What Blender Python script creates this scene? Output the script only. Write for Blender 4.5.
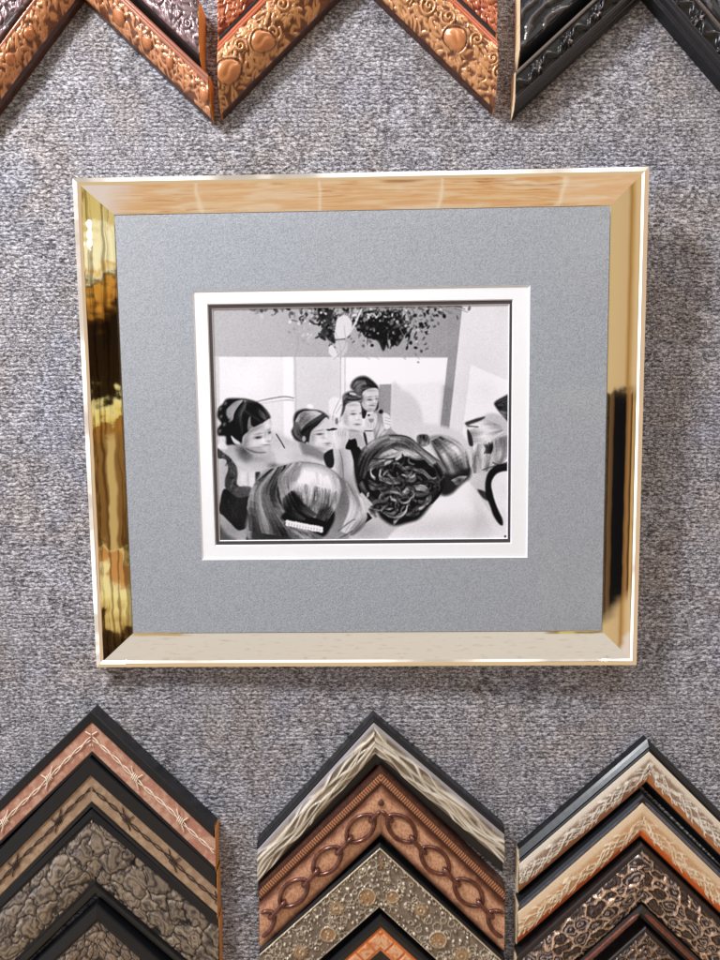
import bpy, math
import numpy as np
from mathutils import Matrix, Vector, Euler

# ------------------------------------------------------------------ start empty
for o in list(bpy.data.objects): bpy.data.objects.remove(o)
SC = bpy.context.scene
COL = SC.collection
R_ = np.random.RandomState(11)

# ------------------------------------------------------------------ camera
F_, D_, PITCH = 740.0, 0.74, math.radians(1.8)       # focal length in px of a 720 px wide picture, distance to the wall in m
CZ = D_*math.tan(PITCH)
cam = bpy.data.cameras.new('camera'); co = bpy.data.objects.new('camera', cam); COL.objects.link(co)
co.location = (0, -D_, CZ); co.rotation_euler = (math.radians(90)-PITCH, 0, 0)
cam.sensor_fit = 'HORIZONTAL'; cam.sensor_width = 36; cam.lens = 36*F_/720
cam.clip_start = .01; cam.clip_end = 50
SC.camera = co
SC.render.resolution_x = 768; SC.render.resolution_y = 1024
SC.view_settings.view_transform = 'Standard'; SC.view_settings.look = 'None'
SC.view_settings.exposure = 0.0; SC.view_settings.gamma = 1.0
SC.render.engine = 'CYCLES'

def lin(c):
    c = np.asarray(c, float)/255.0
    return np.where(c <= .04045, c/12.92, ((c+.055)/1.055)**2.4)
def L4(c, k=1.0):
    v = lin(c)*k
    return (float(v[0]), float(v[1]), float(v[2]), 1.0)

# ------------------------------------------------------------------ the room round the wall: a procedural environment (what the gilt mirrors)
GOLD = np.array([1.0, .89, .72])
W = bpy.data.worlds.new('World'); SC.world = W; W.use_nodes = True
nt = W.node_tree; nt.nodes.clear()
class NB:
    """tiny node builder"""
    def __init__(s, nt): s.nt = nt
    def n(s, t, **k):
        x = s.nt.nodes.new(t)
        for a, b in k.items(): setattr(x, a, b)
        return x
    def put(s, sock, v):
        if isinstance(v, bpy.types.NodeSocket): s.nt.links.new(v, sock)
        else: sock.default_value = v
    def m(s, op, a, b=0.0, c=None, clamp=False):
        x = s.n('ShaderNodeMath', operation=op, use_clamp=clamp); s.put(x.inputs[0], a); s.put(x.inputs[1], b)
        if c is not None: s.put(x.inputs[2], c)
        return x.outputs[0]
    def ss(s, v, a, b):                                 # smoothstep a..b
        x = s.n('ShaderNodeMapRange', interpolation_type='SMOOTHSTEP'); s.put(x.inputs['Value'], v)
        x.inputs['From Min'].default_value = a; x.inputs['From Max'].default_value = b
        return x.outputs[0]
    def mix(s, f, a, b, bt='MIX'):
        x = s.n('ShaderNodeMix', data_type='RGBA', blend_type=bt); s.put(x.inputs[0], f); s.put(x.inputs[6], a); s.put(x.inputs[7], b)
        return x.outputs[2]
    def noise(s, vec, sc, det=2.0, rough=.5, dist=0.0):
        x = s.n('ShaderNodeTexNoise'); s.put(x.inputs['Vector'], vec); x.inputs['Scale'].default_value = sc
        x.inputs['Detail'].default_value = det; x.inputs['Roughness'].default_value = rough; x.inputs['Distortion'].default_value = dist
        return x.outputs['Fac']
    def xyz(s, x_, y_, z_):
        x = s.n('ShaderNodeCombineXYZ'); s.put(x.inputs[0], x_); s.put(x.inputs[1], y_); s.put(x.inputs[2], z_); return x.outputs[0]
    def sep(s, v):
        x = s.n('ShaderNodeSeparateXYZ'); s.put(x.inputs[0], v); return x.outputs
    def ramp(s, v, stops, interp='LINEAR'):
        x = s.n('ShaderNodeValToRGB'); s.put(x.inputs[0], v); r = x.color_ramp; r.interpolation = interp
        while len(r.elements) > 1: r.elements.remove(r.elements[0])
        r.elements[0].position = stops[0][0]; r.elements[0].color = stops[0][1]
        for p, c in stops[1:]:
            e = r.elements.new(p); e.color = c
        return x.outputs[0]
B = NB(nt)
tc = B.n('ShaderNodeTexCoord'); X_, Y_, Z_ = B.sep(tc.outputs['Generated'])
ny = B.m('MAXIMUM', B.m('MULTIPLY', Y_, -1.0), .05)
u = B.m('DIVIDE', X_, ny); w = B.m('DIVIDE', Z_, ny)
uw = B.xyz(u, w, 0.0)
def G(c, k=1.0):                                        # room colour that shows as c in the gilt
    v = lin(c)*k/GOLD
    return (float(v[0]), float(v[1]), float(v[2]), 1.0)
# right-hand side of the room: reflected bands painted in, bright above, dark, bronze, pale below
wn = B.m('ADD', w, B.m('MULTIPLY', B.m('SUBTRACT', B.noise(uw, 9.0, 3.0), .5), .055))
wt = B.m('DIVIDE', B.m('ADD', wn, .45), .75)            # w -.45 .. .30 -> 0..1
def wp(y): return ((-.40+.6*(648-y)/450.0)+.45)/.75     # height in the room seen at that height of the strip
rt = [(0, (40, 26, 14)), (wp(640), (60, 40, 20)), (wp(632), (70, 45, 20)), (wp(626), (196, 160, 90)), (wp(600), (236, 214, 140)), (wp(578), (236, 214, 150)),
      (wp(572), (196, 140, 78)), (wp(548), (186, 130, 70)), (wp(544), (232, 205, 130)), (wp(540), (120, 84, 42)), (wp(430), (132, 94, 46)), (wp(414), (160, 106, 44)),
      (wp(410), (120, 70, 24)), (wp(406), (222, 190, 100)), (wp(388), (232, 214, 140)), (wp(382), (40, 26, 10)), (wp(310), (34, 22, 12)), (wp(298), (66, 40, 16)),
      (wp(288), (190, 128, 50)), (wp(276), (206, 146, 58)), (wp(272), (60, 40, 14)), (wp(266), (235, 220, 170)), (wp(258), (226, 176, 90)), (wp(250), (250, 238, 188)), (wp(222), (248, 232, 180)), (wp(214), (214, 190, 120)), (1, (206, 172, 86))]
rcol = B.ramp(wt, [(max(0, min(1, p)), G(c)) for p, c in rt])
us = B.noise(B.xyz(B.m('MULTIPLY', u, 26.0), B.m('MULTIPLY', w, 2.5), 0.0), 1.0, 2.0, .6)
rcol = B.mix(B.m('MULTIPLY', B.ss(us, .48, .60), .8), rcol, B.mix(1.0, rcol, (.30, .26, .22, 1), 'MULTIPLY'))
mid = B.m('MULTIPLY', B.ss(w, -.27, -.25), B.m('SUBTRACT', 1.0, B.ss(w, -.11, -.09)))
stk = B.m('MULTIPLY', B.ss(u, .30, .33), B.m('SUBTRACT', 1.0, B.ss(u, .38, .41)))
rcol = B.mix(B.m('MULTIPLY', B.m('MULTIPLY', mid, stk), .8), rcol, G((206, 172, 108)))
bl = B.m('MULTIPLY', B.ss(w, .035, .05), B.m('SUBTRACT', 1.0, B.ss(w, .12, .125)))
bright_oval = B.m('SUBTRACT', 1.0, B.ss(B.m('ADD', B.m('POWER', B.m('MULTIPLY', B.m('SUBTRACT', u, .46), 1.0), 2.0), B.m('POWER', B.m('MULTIPLY', B.m('SUBTRACT', w, .165), 2.0), 2.0)), .0006, .0012))  # small bright oval in the right-hand side
rcol = B.mix(bright_oval, rcol, (2.2, 2.2, 2.2, 1))
# left-hand side of the room: tan wall above, dark reflected stripes painted in below
lbase = B.ramp(B.m('DIVIDE', B.m('ADD', u, .80), .55), [(0, G((214, 190, 150))), (.22, G((206, 170, 120))), (.34, G((160, 118, 56))), (.42, G((200, 166, 120))), (.75, G((204, 174, 124))), (1, G((176, 140, 84)))])
lstr = B.ramp(B.m('DIVIDE', B.m('ADD', u, .80), .55), [(0, G((196, 150, 92))), (.14, G((200, 156, 96))), (.20, G((40, 30, 22))), (.26, G((156, 112, 64))), (.33, G((120, 84, 48))), (.36, G((18, 16, 16))), (.62, G((20, 18, 18))), (.66, G((92, 66, 40))), (.72, G((104, 76, 46))), (.76, G((36, 26, 18))), (.84, G((40, 28, 18))), (.98, G((30, 24, 20)))])
lsel = B.m('MULTIPLY', B.m('SUBTRACT', 1.0, B.ss(B.m('ADD', w, B.m('MULTIPLY', B.noise(B.xyz(B.m('MULTIPLY', u, 12.0), 0.0, 0.0), 1.0), .02)), -.052, -.046)), B.ss(w, -.40, -.37))
lcol = B.mix(lsel, lbase, lstr)
# floor of wide boards: seen in the top rail
sw = B.noise(B.xyz(B.m('MULTIPLY', u, 5.0), B.m('MULTIPLY', w, 16.0), 0.0), 1.0, 4.0, .6, .6)
fcol = B.ramp(sw, [(.25, G((224, 196, 158))), (.40, G((220, 184, 138))), (.50, G((204, 146, 90))), (.57, G((224, 192, 150))), (.63, G((190, 128, 74))), (.70, G((130, 92, 58))), (.8, G((214, 180, 140)))])
uf = B.m('DIVIDE', B.m('ADD', u, .045), B.m('ADD', .74, B.m('MULTIPLY', w, -.59)))
jq = B.m('ADD', B.m('DIVIDE', uf, .163), 10.807); ju = B.m('FRACT', jq)
pw = B.n('ShaderNodeTexWhiteNoise', noise_dimensions='1D'); B.put(pw.inputs['W'], B.m('FLOOR', B.m('ADD', jq, .5)))
fcol = B.mix(B.m('MULTIPLY', pw.outputs['Value'], .55), fcol, G((226, 190, 150)))
fcol = B.mix(B.m('MULTIPLY', B.ss(B.noise(B.xyz(B.m('MULTIPLY', u, 9.0), B.m('MULTIPLY', w, 7.0), 3.0), 1.0, 4.0, .6), .50, .66), .6), fcol, G((228, 206, 178)))
jm = B.m('SUBTRACT', 1.0, B.ss(B.m('ABSOLUTE', B.m('SUBTRACT', ju, .5)), .006, .020))
fcol = B.mix(B.m('MULTIPLY', jm, .7), fcol, G((238, 220, 190)))
fcol = B.mix(B.m('SUBTRACT', 1.0, B.ss(B.m('ADD', u, B.m('MULTIPLY', w, -.12)), -.36, -.30)), fcol, G((222, 204, 190)))
# ceiling: pale plaster
ccol = B.mix(B.ss(B.noise(B.xyz(B.m('MULTIPLY', u, 60.0), B.m('MULTIPLY', w, 30.0), 0.0), 1.0, 4.0, .7), .56, .68), G((218, 205, 188)), G((190, 166, 140)))
ccol = B.mix(B.m('MULTIPLY', B.noise(uw, 6.0), .5), ccol, G((204, 194, 182)))
env = (.13, .125, .125, 1)
env = B.mix(B.ss(w, .155, .175), env, ccol)
env = B.mix(B.m('SUBTRACT', 1.0, B.ss(w, -.42, -.40)), env, fcol)
aw = B.m('SUBTRACT', 1.0, B.ss(B.m('ABSOLUTE', B.m('ADD', w, .09)), .36, .38))
env = B.mix(B.m('MULTIPLY', B.ss(u, .19, .21), aw), env, rcol)
env = B.mix(B.m('MULTIPLY', B.m('SUBTRACT', 1.0, B.ss(u, -.31, -.29)), aw), env, lcol)
# bright window wall far left and pale light from above, warm wall to the right
out_ = B.m('MAXIMUM', B.m('MAXIMUM', B.ss(w, .66, .72), B.ss(B.m('MULTIPLY', w, -1.0), .98, 1.05)), B.ss(B.m('ABSOLUTE', B.m('ADD', u, .05)), .80, .86))
env = B.mix(out_, env, (.07, .07, .07, 1))  # directions no rail mirrors, darkened to weaken the fill light
env = B.mix(B.ss(X_, .66, .72), env, G((216, 184, 150)))
env = B.mix(B.ss(B.m('MULTIPLY', Z_, -1.0), .72, .78), env, G((214, 184, 142)))
dim = B.m('MULTIPLY', B.ss(B.m('ABSOLUTE', X_), .72, .80), B.ss(B.m('ABSOLUTE', Z_), .30, .50))
wv = B.ss(B.noise(B.xyz(B.m('MULTIPLY', X_, 7.0), 0.0, B.m('MULTIPLY', Z_, 9.0)), 1.0, 3.0, .6), .36, .56)
env = B.mix(B.ss(Z_, .70, .76), env, B.mix(wv, (.62, .60, .62, 1), (1.5, 1.55, 1.75, 1)))
env = B.mix(B.ss(B.m('MULTIPLY', X_, -1.0), .70, .76), env, B.mix(wv, (.78, .76, .80, 1), (1.9, 2.0, 2.3, 1)))
env = B.mix(dim, env, (.12, .12, .12, 1))
bg = B.n('ShaderNodeBackground'); nt.links.new(env, bg.inputs[0]); bg.inputs[1].default_value = 1.0
wo = B.n('ShaderNodeOutputWorld'); nt.links.new(bg.outputs[0], wo.inputs[0])

# ------------------------------------------------------------------ lamps of the shop
def area(name, loc, target, size, power, color):
    l = bpy.data.lights.new(name, 'AREA'); l.shape = 'RECTANGLE'; l.size = size[0]; l.size_y = size[1]; l.energy = power; l.color = color
    o = bpy.data.objects.new(name, l); COL.objects.link(o); o.location = loc
    o.rotation_euler = (Vector(target)-Vector(loc)).to_track_quat('-Z', 'Y').to_euler(); return o
area('window_light', (-.82, -.78, .98), (0, 0, .05), (.22, .28), 25.5, (.93, .96, 1.0))
area('ceiling_light', (.75, -1.0, 1.5), (0, 0, 0), (.2, .35), 6.5, (1.0, .93, .84))

# ------------------------------------------------------------------ helpers
def at(px, py, h=0.0):
    """point of the photograph on the plane h metres in front of the wall -> (x, z)"""
    c, s = math.cos(PITCH), math.sin(PITCH)
    a, b = (px-360)/F_, -(py-480)/F_
    d = (a, c+b*s, -s+b*c)
    k = (D_-h)/d[1]
    return (a*k, CZ+d[2]*k)
def tag(o, label=None, cat=None, group=None, kind=None):
    if label: o['label'] = label
    if cat: o['category'] = cat
    if group: o['group'] = group
    if kind: o['kind'] = kind
    return o
def empty(name, loc=(0, 0, 0)):
    o = bpy.data.objects.new(name, None); o.empty_display_size = .02; COL.objects.link(o); o.location = loc; return o
def mesh(name, V, Fc, mat, parent=None, col=None, smooth=False, mats=None, fmat=None):
    me = bpy.data.meshes.new(name)
    V = np.asarray(V, np.float32).reshape(-1, 3)
    if isinstance(Fc, np.ndarray):
        n = len(Fc); k = Fc.shape[1]
        me.vertices.add(len(V)); me.vertices.foreach_set('co', V.ravel())
        me.loops.add(n*k); me.loops.foreach_set('vertex_index', Fc.astype(np.int32).ravel())
        me.polygons.add(n); me.polygons.foreach_set('loop_start', np.arange(0, n*k, k, dtype=np.int32))
        me.update(calc_edges=True)
    else:
        me.from_pydata([tuple(map(float, v)) for v in V], [], [tuple(map(int, f)) for f in Fc])
    me.validate()
    if col is not None:
        ca = me.color_attributes.new('Col', 'FLOAT_COLOR', 'POINT')
        c4 = np.ones((len(V), 4), np.float32); c4[:, :3] = np.asarray(col).reshape(-1, 3)
        ca.data.foreach_set('color', c4.ravel())
    me.polygons.foreach_set('use_smooth', [smooth]*len(me.polygons))
    for m in (mats or [mat]): me.materials.append(m)
    if fmat is not None: me.polygons.foreach_set('material_index', fmat)
    o = bpy.data.objects.new(name, me); COL.objects.link(o)
    if parent: o.parent = parent
    return o
def grid_faces(nu, nv, flip=False):
    i, j = np.mgrid[0:nu-1, 0:nv-1]; a = (i*nv+j).ravel(); b = a+nv
    return np.stack([a, a+1, b+1, b] if flip else [a, b, b+1, a+1], 1)
def boxv(x0, x1, y0, y1, z0, z1):
    V = [(x, y, z) for x in (x0, x1) for y in (y0, y1) for z in (z0, z1)]
    return V, [(0, 1, 3, 2), (4, 6, 7, 5), (0, 4, 5, 1), (2, 3, 7, 6), (0, 2, 6, 4), (1, 5, 7, 3)]

def mat_attr(name, rough=.4, metal=0.0, coat=0.0, bump=.15, bscale=900, spec=.5):
    m = bpy.data.materials.new(name); m.use_nodes = True; b = NB(m.node_tree); P = m.node_tree.nodes['Principled BSDF']
    a = b.n('ShaderNodeAttribute', attribute_name='Col'); t = b.n('ShaderNodeTexCoord')
    nz = b.noise(t.outputs['Object'], bscale, 4.0, .65)
    c = b.mix(b.m('MULTIPLY', b.ss(nz, .35, .7), .35), a.outputs['Color'], b.mix(1.0, a.outputs['Color'], (.62, .58, .55, 1), 'MULTIPLY'))
    m.node_tree.links.new(c, P.inputs['Base Color'])
    P.inputs['Roughness'].default_value = rough; P.inputs['Metallic'].default_value = metal
    P.inputs['Coat Weight'].default_value = coat; P.inputs['Coat Roughness'].default_value = .25; P.inputs['Specular IOR Level'].default_value = spec
    bm_ = b.n('ShaderNodeBump'); bm_.inputs['Strength'].default_value = bump; bm_.inputs['Distance'].default_value = .0006
    m.node_tree.links.new(nz, bm_.inputs['Height']); m.node_tree.links.new(bm_.outputs[0], P.inputs['Normal'])
    return m
def mat_plain(name, c, rough=.4, metal=0.0, coat=0.0, var=.25, scale=220, bump=.1, c2=None, stretch=None, spec=.5):
    m = bpy.data.materials.new(name); m.use_nodes = True; b = NB(m.node_tree); P = m.node_tree.nodes['Principled BSDF']
    t = b.n('ShaderNodeTexCoord'); v = t.outputs['Object']
    if stretch:
        mp = b.n('ShaderNodeMapping'); b.put(mp.inputs['Vector'], v); mp.inputs['Scale'].default_value = stretch; v = mp.outputs[0]
    nz = b.noise(v, scale, 5.0, .62)
    cc = b.mix(b.m('MULTIPLY', b.ss(nz, .3, .72), 1.0), L4(c), L4(c2) if c2 else L4(c, 1-var))
    m.node_tree.links.new(cc, P.inputs['Base Color'])
    P.inputs['Metallic'].default_value = metal; P.inputs['Specular IOR Level'].default_value = spec
    m.node_tree.links.new(b.m('ADD', rough-.08, b.m('MULTIPLY', nz, .16)), P.inputs['Roughness'])
    P.inputs['Coat Weight'].default_value = coat; P.inputs['Coat Roughness'].default_value = .15
    bm_ = b.n('ShaderNodeBump'); bm_.inputs['Strength'].default_value = bump; bm_.inputs['Distance'].default_value = .0005
    m.node_tree.links.new(nz, bm_.inputs['Height']); m.node_tree.links.new(bm_.outputs[0], P.inputs['Normal'])
    return m
# ------------------------------------------------------------------ the black-and-white print, drawn stroke by stroke
PX0, PY0, PS = 206.0, 298.0, 2.4
PW, PH = int(310*PS), int(250*PS)
class Print:
    def __init__(s):
        s.a = np.full((PH, PW), 215.0); s.r = np.random.RandomState(5)
        yy, xx = np.mgrid[0:PH, 0:PW]; s.X = PX0+xx/PS; s.Y = PY0+yy/PS
    def fr(s, ox, oy, k):
        s.ox, s.oy, s.k = ox, oy, k
    def T(s, pts):
        return np.array([(s.ox+p[0]/s.k, s.oy+p[1]/s.k) for p in pts], float)
    def smooth(s, P, n=5, closed=True):
        N = len(P); out = []
        rng = range(N) if closed else range(N-1)
        for i in rng:
            if closed: p0, p1, p2, p3 = P[i-1], P[i], P[(i+1) % N], P[(i+2) % N]
            else: p0, p1, p2, p3 = P[max(i-1, 0)], P[i], P[i+1], P[min(i+2, N-1)]
            for t in np.arange(n)/n:
                out.append(.5*(2*p1+(p2-p0)*t+(2*p0-5*p1+4*p2-p3)*t*t+(3*p1-p0-3*p2+p3)*t**3))
        if not closed: out.append(P[-1])
        return np.array(out)
    def box(s, P, pad):
        x0 = max(0, int((P[:, 0].min()-pad-PX0)*PS)); x1 = min(PW, int((P[:, 0].max()+pad-PX0)*PS)+2)
        y0 = max(0, int((P[:, 1].min()-pad-PY0)*PS)); y1 = min(PH, int((P[:, 1].max()+pad-PY0)*PS)+2)
        return y0, y1, x0, x1
    def poly(s, pts, val, soft=.8, al=1.0, sm=True, rag=0):
        P = s.T(pts)
        if sm: P = s.smooth(P)
        y0, y1, x0, x1 = s.box(P, soft*2+1)
        if y1 <= y0 or x1 <= x0: return
        X = s.X[y0:y1, x0:x1]; Y = s.Y[y0:y1, x0:x1]
        ins = np.zeros(X.shape, bool); d2 = np.full(X.shape, 1e9)
        for i in range(len(P)):
            ax, ay = P[i-1]; bx_, by_ = P[i]
            if ay != by_: ins ^= ((ay > Y) != (by_ > Y)) & (X < (bx_-ax)*(Y-ay)/(by_-ay)+ax)
            ux, uy = bx_-ax, by_-ay; L = ux*ux+uy*uy+1e-9
            t = np.clip(((X-ax)*ux+(Y-ay)*uy)/L, 0, 1)
            d2 = np.minimum(d2, (X-ax-t*ux)**2+(Y-ay-t*uy)**2)
        sd = np.where(ins, 1, -1)*np.sqrt(d2)
        m = np.clip(sd/max(soft, .2)*.5+.5, 0, 1); m = m*m*(3-2*m)*al
        s.a[y0:y1, x0:x1] += (val-s.a[y0:y1, x0:x1])*m
    def line(s, pts, val, w=1.0, al=1.0, soft=.5, sm=True, raw=False, w2=None):
        P = pts if raw else s.T(pts)
        if sm and len(P) > 2: P = s.smooth(P, 4, False)
        y0, y1, x0, x1 = s.box(P, max(w, w2 or 0)+soft)
        if y1 <= y0 or x1 <= x0: return
        X = s.X[y0:y1, x0:x1]; Y = s.Y[y0:y1, x0:x1]; n = len(P)
        m = np.zeros(X.shape)
        for i in range(n-1):
            ax, ay = P[i]; ux, uy = P[i+1]-P[i]; L = ux*ux+uy*uy+1e-9
            t = np.clip(((X-ax)*ux+(Y-ay)*uy)/L, 0, 1)
            d = np.sqrt((X-ax-t*ux)**2+(Y-ay-t*uy)**2)
            ww = w if w2 is None else w+(w2-w)*(i+t)/(n-1)
            m = np.maximum(m, np.clip((ww/2-d)/soft+.5, 0, 1))
        s.a[y0:y1, x0:x1] += (val-s.a[y0:y1, x0:x1])*m*al
    def hair(s, A, B, n, lo, hi, w=.7, al=.7, t0=0, t1=1, jit=.03):
        A = s.smooth(s.T(A), 5, False); B = s.smooth(s.T(B), 5, False)
        def rs(P, k=14):
            q = np.linspace(0, len(P)-1, k); i = np.floor(q).astype(int).clip(0, len(P)-2); f = (q-i)[:, None]
            return P[i]*(1-f)+P[i+1]*f
        A, B = rs(A), rs(B); r = s.r
        n = int(n*3.6); T = r.rand(40, 40)                 # sheen: bands of light and dark that run across the bundle
        def N(x, y):
            i, j = int(x) % 39, int(y) % 39; fx, fy = x-int(x), y-int(y); fx, fy = fx*fx*(3-2*fx), fy*fy*(3-2*fy)
            return (T[i, j]*(1-fx)+T[i+1, j]*fx)*(1-fy)+(T[i, j+1]*(1-fx)+T[i+1, j+1]*fx)*fy
        wid = np.linalg.norm(A-B, axis=1).mean(); kf = max(1.5, wid/5.0)
        for k in range(n):
            u = r.uniform(t0, t1); d = u+np.cumsum(r.normal(0, jit*.3, len(A)))
            Q = A*(1-d[:, None])+B*d[:, None]; i0 = r.randint(0, 3); i1 = r.randint(11, 15)
            for j in range(i0, i1-1, 3):
                q = .62*N(u*kf+3, j*.22+2)+.38*N(u*kf*3.1+11, j*.35+7)
                val = lo+(hi-lo)*np.clip((q-.25)*1.9+r.normal()*.12, 0, 1)
                s.line(Q[j:j+5], val, w*r.uniform(.5, .95), al*.62, .7, False, True)
    def ell(s, cx, cy, rx, ry, val, soft=.8, al=1, rot=0):
        t = np.linspace(0, 6.283, 14)[:-1]; c, q = math.cos(rot), math.sin(rot)
        s.poly([(cx+rx*math.cos(v)*c-ry*math.sin(v)*q, cy+rx*math.cos(v)*q+ry*math.sin(v)*c) for v in t], val, soft, al, False)

def paint():
    p = Print(); P, L, H, E, F = p.poly, p.line, p.hair, p.ell, p.fr
    def G(cx, cy, rx, ry, d, rot=0):                       # soft tone: adds d inside a gaussian spot
        x, y = p.T([(cx, cy)])[0]; rx, ry = rx/p.k, ry/p.k; pad = 3*max(rx, ry)
        y0, y1, x0, x1 = p.box(np.array([[x, y]]), pad)
        if y1 <= y0 or x1 <= x0: return
        X, Y = p.X[y0:y1, x0:x1]-x, p.Y[y0:y1, x0:x1]-y; c, q = math.cos(rot), math.sin(rot)
        p.a[y0:y1, x0:x1] += d*np.exp(-((X*c+Y*q)/rx)**2-((-X*q+Y*c)/ry)**2)
    def skin(n, x0, x1, y0, y1, d=9):
        for k in range(n): G(p.r.uniform(x0, x1), p.r.uniform(y0, y1), p.r.uniform(10, 45), p.r.uniform(10, 45), p.r.uniform(-d, d), p.r.rand()*3)
    r = p.r
    F(0, 0, 1)
    # room: wall, mirror with its frame, panels
    g = 192-28*np.clip((p.X-220)/240, 0, 1)**1.5; p.a[:] = g
    P([(205, 355.5), (448, 356.5), (448, 560), (205, 560)], 236, .4, sm=False)
    P([(205, 355), (219, 355), (222, 560), (205, 560)], 214, 1, sm=False)
    P([(284, 356), (293, 356), (293, 440), (284, 440)], 250, 1, sm=False)
    P([(294, 356), (297, 356), (299, 440), (296, 440)], 208, .7, sm=False)
    P([(297, 356), (340, 356), (340, 440), (298, 440)], 220, .7, sm=False)
    L([(341, 356), (341, 420)], 188, 1.0, sm=False); L([(345.6, 356), (345.6, 400)], 196, .9, sm=False)
    P([(347, 357), (447, 357), (447, 378), (392, 384), (347, 380)], 246, 2.5, sm=False)
    L([(257, 400), (271, 397), (285, 395), (294, 396.5)], 150, 1.3); L([(262, 402), (285, 398.5), (294, 399)], 165, .8)
    P([(222, 402), (284, 398), (284, 440), (222, 440)], 228, 2, .7, sm=False)
    P([(392, 386), (403, 388), (415, 396), (423, 415), (424, 470), (392, 470)], 214, 3)
    P([(380, 383), (392, 382.5), (391, 418), (380, 412)], 164, .8, sm=False)
    P([(448, 290), (465, 290), (463.6, 306), (449, 434), (440, 434), (448, 357)], 163, .5, sm=False)
    P([(444, 385), (453, 385), (449, 436), (440, 436)], 140, 4, .6, sm=False)
    P([(464, 290), (530, 290), (530, 560), (449, 560), (449, 434)], 229, .6, sm=False)
    P([(471, 363), (486, 370), (530, 388), (530, 470), (462, 440)], 243, .8, sm=False)
    # hanging greenery
    def leaves(n, cx, cy, sx, sy, lo, hi, s0=2, s1=5):
        for k in range(n):
            x, y = cx+r.normal()*sx, cy+r.normal()*sy
            if y < 301: y = 304+r.rand()*5
            E(x, y, r.uniform(s0, s1)*.8, r.uniform(.7, 1.8), r.uniform(lo, hi), .5, .9, r.uniform(0, 3.14))
    for k in range(60):                                    # twigs the leaves hang on
        x = r.normal(375, 42); y = 303+r.rand()*6; dx = r.normal()*12; dy = r.uniform(8, 38)*math.exp(-((x-375)/55)**2)
        L([(x, y), (x+dx*.6, y+dy*.5), (x+dx, y+dy)], r.choice([60, 110, 205]), .6, .8)
    leaves(14, 258, 310, 9, 2.2, 110, 225, 1.5, 4)
    leaves(60, 312, 314, 11, 5, 40, 210)
    leaves(30, 303, 331, 6, 9, 150, 240, 1, 2.2)
    leaves(70, 388, 322, 18, 8, 15, 70)
    leaves(60, 383, 328, 11, 8, 10, 45, 2, 6)
    P([(362, 312), (400, 310), (408, 325), (398, 345), (390, 338), (384, 350), (378, 340), (366, 336), (360, 325)], 22, 1.0, .8)
    P([(318, 308), (334, 310), (332, 326), (336, 342), (328, 338), (322, 325)], 30, 1.0, .8)
    leaves(26, 384, 322, 16, 10, 60, 200, .8, 2.4)
    leaves(60, 332, 326, 6, 8, 20, 90)
    leaves(75, 385, 313, 28, 5, 90, 240, 1, 3.5)
    leaves(50, 412, 322, 11, 9, 70, 215, 1, 3.2)
    leaves(25, 430, 312, 7, 5, 40, 160, 1, 3)
    leaves(90, 350, 311, 34, 4.5, 20, 235, 1, 3.6)
    leaves(40, 345, 330, 9, 9, 60, 215, .8, 2.2)
    leaves(60, 398, 330, 16, 9, 20, 130, 1, 3)
    leaves(14, 425, 345, 8, 8, 130, 190, .8, 1.8)
    P([(338, 318), (346, 315), (352, 322), (350, 334), (342, 338), (335, 336), (336, 326)], 222, .8)
    P([(331, 344), (336, 348), (338, 356), (332, 355), (329, 350)], 225, .8)
    P([(336, 341), (346, 340), (348, 348), (342, 356), (338, 352)], 205, .8)
    L([(362, 309), (356, 322), (351, 331)], 215, 1.8); L([(335, 339), (345, 338)], 90, .8)
    for k in range(8):
        x = r.uniform(285, 440); L([(x, 325+r.rand()*10), (x+r.normal()*6, 345), (x+r.normal()*9, 358)], 170, .6, .8)
    # light mass of dresses, arms and table behind the heads
    P([(225, 430), (262, 425), (300, 440), (345, 430), (400, 420), (470, 440), (470, 540), (225, 540)], 218, 3)
    # woman at the left
    F(210, 440, 7.2)
    P([(50, 130), (110, 150), (118, 230), (112, 320), (80, 420), (70, 500), (40, 500), (40, 140)], 205)
    P([(90, 20), (200, 40), (290, 100), (400, 110), (430, 150), (370, 220), (335, 350), (280, 350), (200, 330), (180, 200), (130, 110)], 208, 1.2)
    G(275, 270, 9, 50, -26); G(235, 260, 26, 50, 16); G(310, 290, 18, 50, 12); G(180, 90, 40, 30, -14)
    P([(330, 225), (362, 205), (356, 310), (325, 370), (300, 385), (328, 330)], 62, 1)
    P([(55, 50), (120, 70), (180, 150), (200, 230), (200, 320), (290, 330), (310, 380), (250, 430), (200, 430), (120, 360), (108, 280), (130, 200), (110, 130), (55, 120)], 92, 1)
    for k in range(46):
        x, y = r.choice([90, 140, 155, 160, 230]), 0
        i = r.randint(0, 6); cx, cy = [(90, 90), (150, 150), (160, 220), (150, 300), (190, 350), (250, 370)][i]
        E(cx+r.normal()*22, cy+r.normal()*22, r.uniform(8, 22), r.uniform(3, 8), r.uniform(40, 160), 1.0, .6, r.uniform(0, 3))
    P([(105, 345), (200, 410), (290, 400), (270, 480), (285, 560), (262, 640), (200, 655), (75, 530), (72, 450)], 52, 1)
    for k in range(16): L([(90+r.rand()*160, 430), (100+r.rand()*150, 560)], r.uniform(30, 85), 1.2, .4, 1)
    P([(72, 540), (140, 590), (205, 652), (275, 640), (262, 730), (80, 730)], 178, 1)
    P([(70, 620), (120, 680), (190, 730), (60, 730)], 90, 3, .8)
    P([(262, 560), (330, 600), (330, 730), (262, 730), (280, 650)], 45, 1)
    P([(278, 425), (330, 365), (342, 400), (300, 505), (283, 490)], 250, .8)
    F(210, 385, 9)
    P([(200, 500), (300, 480), (400, 590), (560, 580), (600, 700), (560, 760), (300, 760), (180, 640), (80, 560), (100, 520)], 205, 1)
    P([(225, 540), (300, 540), (385, 610), (335, 690), (270, 655)], 158, 4)
    P([(60, 530), (120, 500), (160, 560), (90, 560)], 235, 1)
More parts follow.
